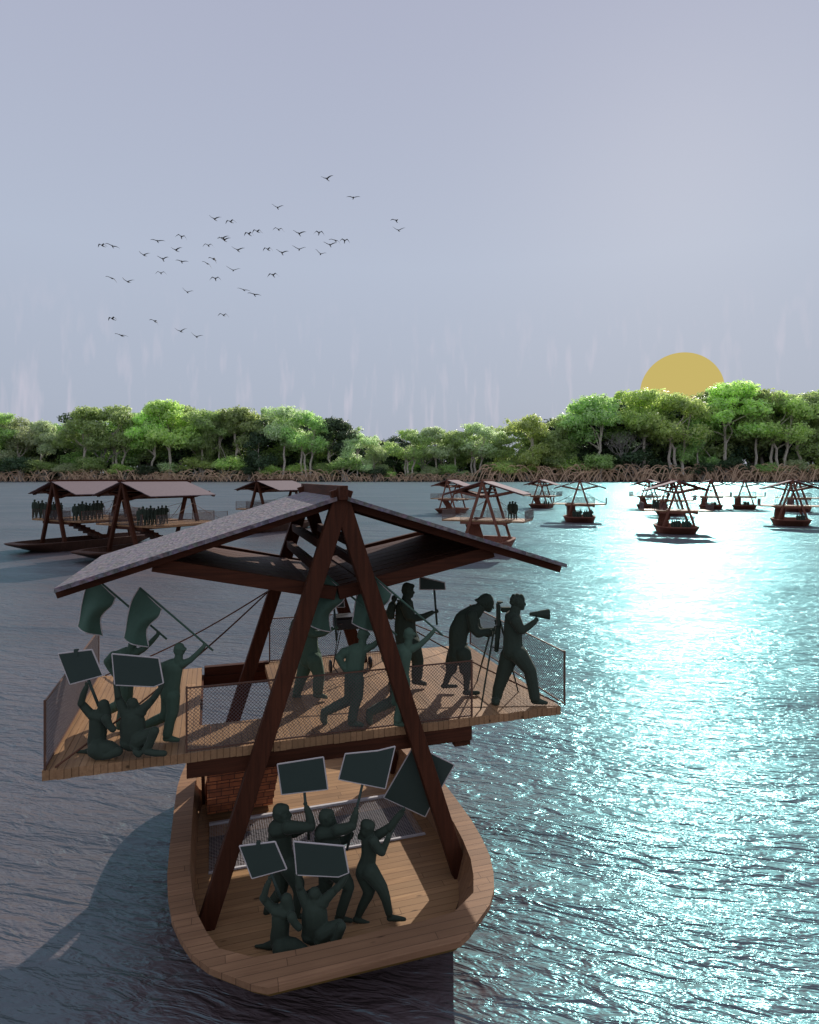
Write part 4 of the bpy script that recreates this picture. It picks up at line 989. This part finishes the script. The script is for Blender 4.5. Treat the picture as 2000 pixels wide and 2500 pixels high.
# --- people far off: whole figures from a few postures
def far_person(kind):
    b = Body(0, 0, 1, 1700, 0); b.Y = F; b.ox = 1000; b.oy = 0  # one unit of the crop = one millimetre-like pixel at 1:1
    def Pn(x, y, d=0): return Vector((x / 1000, d, 1.7 - y / 1000))
    b.P = Pn; b.m = lambda r, d=0: r / 1000
    b.head(0, 120, 105, 1 if kind % 2 else -1); b.chain([(0, 200, 60), (0, 300, 70)])
    b.chain([(-150, 330, 70), (0, 320, 80), (150, 330, 70)], 0, .9); b.chain([(0, 430, 165), (0, 620, 150), (0, 830, 155)], 0, .7)
    if kind == 4:
        b.chain([(150, 340, 60), (300, 200, 48), (420, 60, 36)], 0); b.hand(450, 30, -40, 40)
    elif kind == 1: b.chain([(170, 350, 60), (230, 600, 50), (100, 640, 42)], -.10); b.hand(60, 650, 180, 40, -.12)
    else: b.chain([(170, 350, 60), (215, 620, 48), (215, 830, 38)], 0); b.hand(215, 890, 90, 40, 0, False)
    if kind == 2: b.chain([(-170, 350, 60), (-240, 600, 50), (-120, 640, 42)], -.10); b.hand(-90, 650, 0, 40, -.12)
    else: b.chain([(-170, 350, 60), (-215, 620, 48), (-215, 830, 38)], 0); b.hand(-215, 890, 90, 40, 0, False)
    s1 = 60 if kind == 3 else 20
    b.chain([(-75, 880, 105), (-90 - s1 // 2, 1250, 78), (-100 - s1, 1600, 58)], .02); b.chain([(-100 - s1, 1655, 42, .03), (-110 - s1, 1668, 34, -.14)])
    b.chain([(75, 880, 105), (90 + s1 // 2, 1250, 78), (100 + s1, 1600, 58)], -.02); b.chain([(100 + s1, 1655, 42, .02), (115 + s1, 1668, 34, -.15)])
    o = b.skin('person', M['person'], .022, Vector((0, 0, 0)), 2); return o
FP = [far_person(i) for i in range(5)]; used = [False] * 5
rp_ = random.Random(21)
def far_folk(px, py, dist, hpx, kind, label, group):
    """px, py: photo pixel of the feet; hpx: height in photo pixels"""
    if used[kind]: o = FP[kind].copy(); COL.objects.link(o)
    else: o = FP[kind]; used[kind] = True
    H = hpx / F * dist; o.location = ((px - 1000) / F * dist, dist, 0)
    o.scale = (H / 1.7,) * 3; o.rotation_euler = (0, 0, rp_.uniform(-.5, .5)); tag(o, label, 'person', group); return o
def floor_at(key, x, y):
    pass
def crowd(px0, px1, n_, dist, zf, hpx, where, grp, kinds=(0, 1, 2, 3)):
    for i in range(n_):
        x = px0 + (px1 - px0) * (i + .5) / n_ + rp_.uniform(-.8, .8); d_ = dist + rp_.uniform(-.25, .25)
        side = f'{ORD[i]} from left' if i < n_ - 1 else 'rightmost'
        o = far_folk(x, 0, d_, hpx * rp_.uniform(.9, 1.04), kinds[(i * 3 + n_) % len(kinds)], f'standing person, {side} in {where}', grp)
        o.location.z = zf
def on_boat(key, px, floor_, q):
    """distance at which the line of sight of column px crosses the boat's cross line q"""
    o, u, v, sy = BOATS[key]; k = (px - 1000) / F; base = o + v * q * sy
    # base + t*u has x = k*y
    t = (k * base.y - base.x) / (u.x - k * u.y); return (base + u * t).y, t
def bcrowd(key, px0, px1, n_, q, floor_, hpx, where, grp, kinds=(0, 1, 2, 3), along=None):
    for i in range(n_):
        x = px0 + (px1 - px0) * (i + .5) / n_
        if along is None: d_, t = on_boat(key, x, floor_, q)
        else:
            o_, u, v, sy = BOATS[key]; k_ = (x - 1000) / F; base = o_ + u * along; t = (k_ * base.y - base.x) / (v.x - k_ * v.y); d_ = (base + v * t).y
        side = f'{ORD[i]} from left' if i < n_ - 1 else 'rightmost'
        o = far_folk(x, 0, d_ + rp_.uniform(-.12, .12), hpx * rp_.uniform(.9, 1.05), kinds[(i * 3 + n_) % len(kinds)], f'standing person, {side} in {where}', grp)
        o.location.z = floor_
bcrowd('a', 80, 154, 8, -1.15, DECK, 46, 'the leftmost crowd on the far left boat', 'crowd on the far left boat, left')
bcrowd('a', 178, 252, 8, 0, DECK, 46, 'the crowd second from left on far left boat', 'crowd on the far left boat, right', along=2.1)
bcrowd('b', 335, 410, 8, 0, DECK, 46, 'the crowd on the second boat from left', 'crowd on the second boat from left', along=1.5)
bcrowd('e', 1242, 1262, 3, .8, DECK, 48, 'the pointing cluster on the brown boat deck', 'cluster on the deck of the middle boat', kinds=(0, 2, 4))
bcrowd('f', 1327, 1342, 3, -1.9, FLOOR, 15, 'the trio on the tiny distant boat', 'trio on a tiny distant boat')
bcrowd('g', 1398, 1420, 4, -2.2, FLOOR, 27, 'the left four on the bow-on boat', 'people on the bow-on boat')
bcrowd('g', 1424, 1447, 4, -2.2, FLOOR, 27, 'the right four on the bow-on boat', 'people on the bow-on boat')
bcrowd('j', 1594, 1609, 3, -1.2, DECK, 27, 'the deck cluster of the largest right boat', 'deck cluster on the large right boat', kinds=(4, 2, 0))
bcrowd('j', 1639, 1661, 4, -2.2, FLOOR, 29, 'the left four in the largest right boat', 'people in the hull of the large right boat')
bcrowd('j', 1665, 1688, 4, -2.2, FLOOR, 29, 'the right four in the largest right boat', 'people in the hull of the large right boat')
bcrowd('k', 1735, 1750, 4, -2.0, FLOOR, 17, 'the four on the left distant bow-on boat', 'people on a distant bow-on boat, left')
bcrowd('l', 1815, 1830, 4, -2.0, FLOOR, 17, 'the four on the right distant bow-on boat', 'people on a distant bow-on boat, right')
bcrowd('m', 1944, 1968, 4, -2.2, FLOOR, 25, 'the four on the boat at the right edge', 'people on the boat at the right edge')

# ------------------------------------------------------------------ cart at the back of the deck
Yc = 11.35
def cp_(x, y): return Vector(((x - 1000) / F * Yc, Yc, EYE - (y - HOR) / F * Yc))
c0 = cp_(856, 1625); cart = empty('folding_cart', Vector((c0.x, Yc, DECK)), AZ, label='black box on thin wire legs with small wheels at the back of the deck', cat='cart')
q = MB(); q.box((-.30, -.17, .78), (.30, .17, .98)); q.box((-.31, -.18, .98), (.31, .18, 1.01)); q.build('box', M['black'], cart, bevel=.015)
q = MB()
for x in (-.32, .32):
    q.tube([(x * .6, -.12, .8), (x, .0, .08)], .009, 6); q.tube([(x * .6, .12, .8), (x, .0, .08)], .009, 6); q.tube([(x, 0, .1), (x * .8, -.25, .015), (x * .45, -.25, .015)], .009, 6)
q.tube([(-.3, 0, .3), (.3, 0, .3)], .008, 6); q.build('wire_frame', M['black'], cart)
for x in (-.37, .37):
    q = MB(); q.tube([(x - .02, 0, .11), (x + .02, 0, .11)], .105, 20); o = q.build('wheel', M['black'], cart, bevel=.008)
    q = MB(); q.tube([(x - .027, 0, .11), (x + .027, 0, .11)], .03, 12); q.build('hub', M['wire'], o)
for x in (-.22, .22):
    q = MB(); q.tube([(x - .03, -.171, .90), (x - .03, -.20, .90), (x + .03, -.20, .90), (x + .03, -.171, .90)], .007, 6); q.build('handle', M['wire'], cart)

# ------------------------------------------------------------------ birds
M['bird'] = plain('dark_feathers', (.016, .015, .015), .8, 0, .3, 8)
birds = [(1215,75,'V'),(1345,168,'F'),(970,218,'V'),(658,274,'V'),(738,287,'M'),(1558,282,'H'),(1570,330,'V'),(975,326,'M'),(870,335,'M'),(828,348,'M'),(1077,347,'V'),
 (1175,343,'M'),(1256,380,'D'),(1230,403,'V'),(1302,382,'M'),(493,362,'M'),(375,383,'F'),(700,368,'F'),(706,378,'V'),(102,405,'M'),(152,408,'E'),(467,428,'V'),(627,405,'M'),
 (773,428,'V'),(308,452,'V'),(402,473,'V'),(495,485,'F'),(622,494,'D'),(652,472,'H'),(922,424,'M'),(992,442,'V'),(1077,424,'V'),(1183,447,'V'),(392,542,'M'),(148,566,'D'),
 (228,584,'V'),(750,528,'V'),(662,570,'M'),(948,552,'M'),(523,636,'V'),(803,625,'E'),(855,648,'E'),(152,768,'M'),(362,780,'H'),(195,850,'E'),(490,830,'V'),(568,857,'V'),(702,750,'M')]
WING = {'V': ((-.26, .13, -.56, .36), (.26, .10, .56, .20), 'wings raised in a V'), 'F': ((-.28, .05, -.60, .04), (.28, .07, .60, .12), 'wings held level'),
        'M': ((-.24, .13, -.52, -.10), (.24, .12, .50, -.16), 'wings drooping at the tips'), 'D': ((-.28, .14, -.56, .16), (.20, -.06, .42, -.42), 'right wing swept down'),
        'H': ((-.24, .14, -.50, .14), (.16, .04, .26, -.40), 'one wing folded down'), 'E': ((-.28, .13, -.62, .22), (.28, -.04, .60, -.16), 'body banking to the right')}
rb = random.Random(6)
def bird_mesh(L, Rr, var):
    mb = MB(); pts = [(0, -.26, .02), (0, -.20, .015), (0, -.12, .0), (0, 0, -.01), (0, .12, -.01), (0, .24, 0), (0, .34, .01)]
    mb.tube(pts, [.008, .026, .034, .052, .046, .026, .012], 8)
    mb.add([(-.02, .26, 0), (.02, .26, 0), (.055, .42, .01), (-.055, .42, .01), (0, .30, .02)], [(0, 1, 2, 3), (0, 4, 1), (1, 4, 2), (2, 4, 3), (3, 4, 0)])
    for (ex, ez, tx, tz) in (L, Rr):
        k = 1 + var; sgn = 1 if tx > 0 else -1
        st_ = [(0, -.08, 0, .125, .034), (ex * .5 * k, -.10, ez * .55, .12, .026), (ex * k, -.13, ez, .105, .020), ((ex + tx) / 2 * k, -.07, (ez + tz) / 2 + .02, .075, .014), (tx * k, .04, tz, .012, .004)]
        vs = []
        for (x, y, z, ch, th) in st_: vs += [(x, y - ch * .55, z), (x, y, z + th), (x, y + ch, z), (x, y, z - th)]
        fs = []
        for i in range(4):
            for j in range(4): a = i * 4 + j; b_ = i * 4 + (j + 1) % 4; fs.append((a, b_, b_ + 4, a + 4))
        fs += [(0, 3, 2, 1), (16, 17, 18, 19)]; mb.add(vs, fs)
    return mb.mesh('bird', False)
order = sorted(range(len(birds)), key=lambda i: birds[i][0])
rank = {i: r for r, i in enumerate(order)}
for i, (x, y, t_) in enumerate(birds):
    Lw, Rw, txt = WING[t_]; me = bird_mesh(Lw, Rw, rb.uniform(-.12, .12)); px, py = 200 + x * .4928, 400 + y * .4928
    Y = rb.uniform(58, 74); o = mesh_obj('bird', me, M['bird'], loc=((px - 1000) / F * Y, Y, EYE + (HOR - py) / F * Y)); k = 1.15 * Y / 62
    o.scale = (k, k, k); o.rotation_euler = (rb.uniform(-.15, .15), rb.uniform(-.12, .12), rb.uniform(-.35, .35))
    r = rank[i]; pos = f'{ORD[r]} from the left of the flock' if r < 24 else f'{ORD[len(birds) - 1 - r]} from the right of the flock' if r < len(birds) - 1 else 'rightmost of the flock'
    tag(o, f'dark flying bird, {txt}, {pos}', 'bird', 'birds flying in a loose flock')
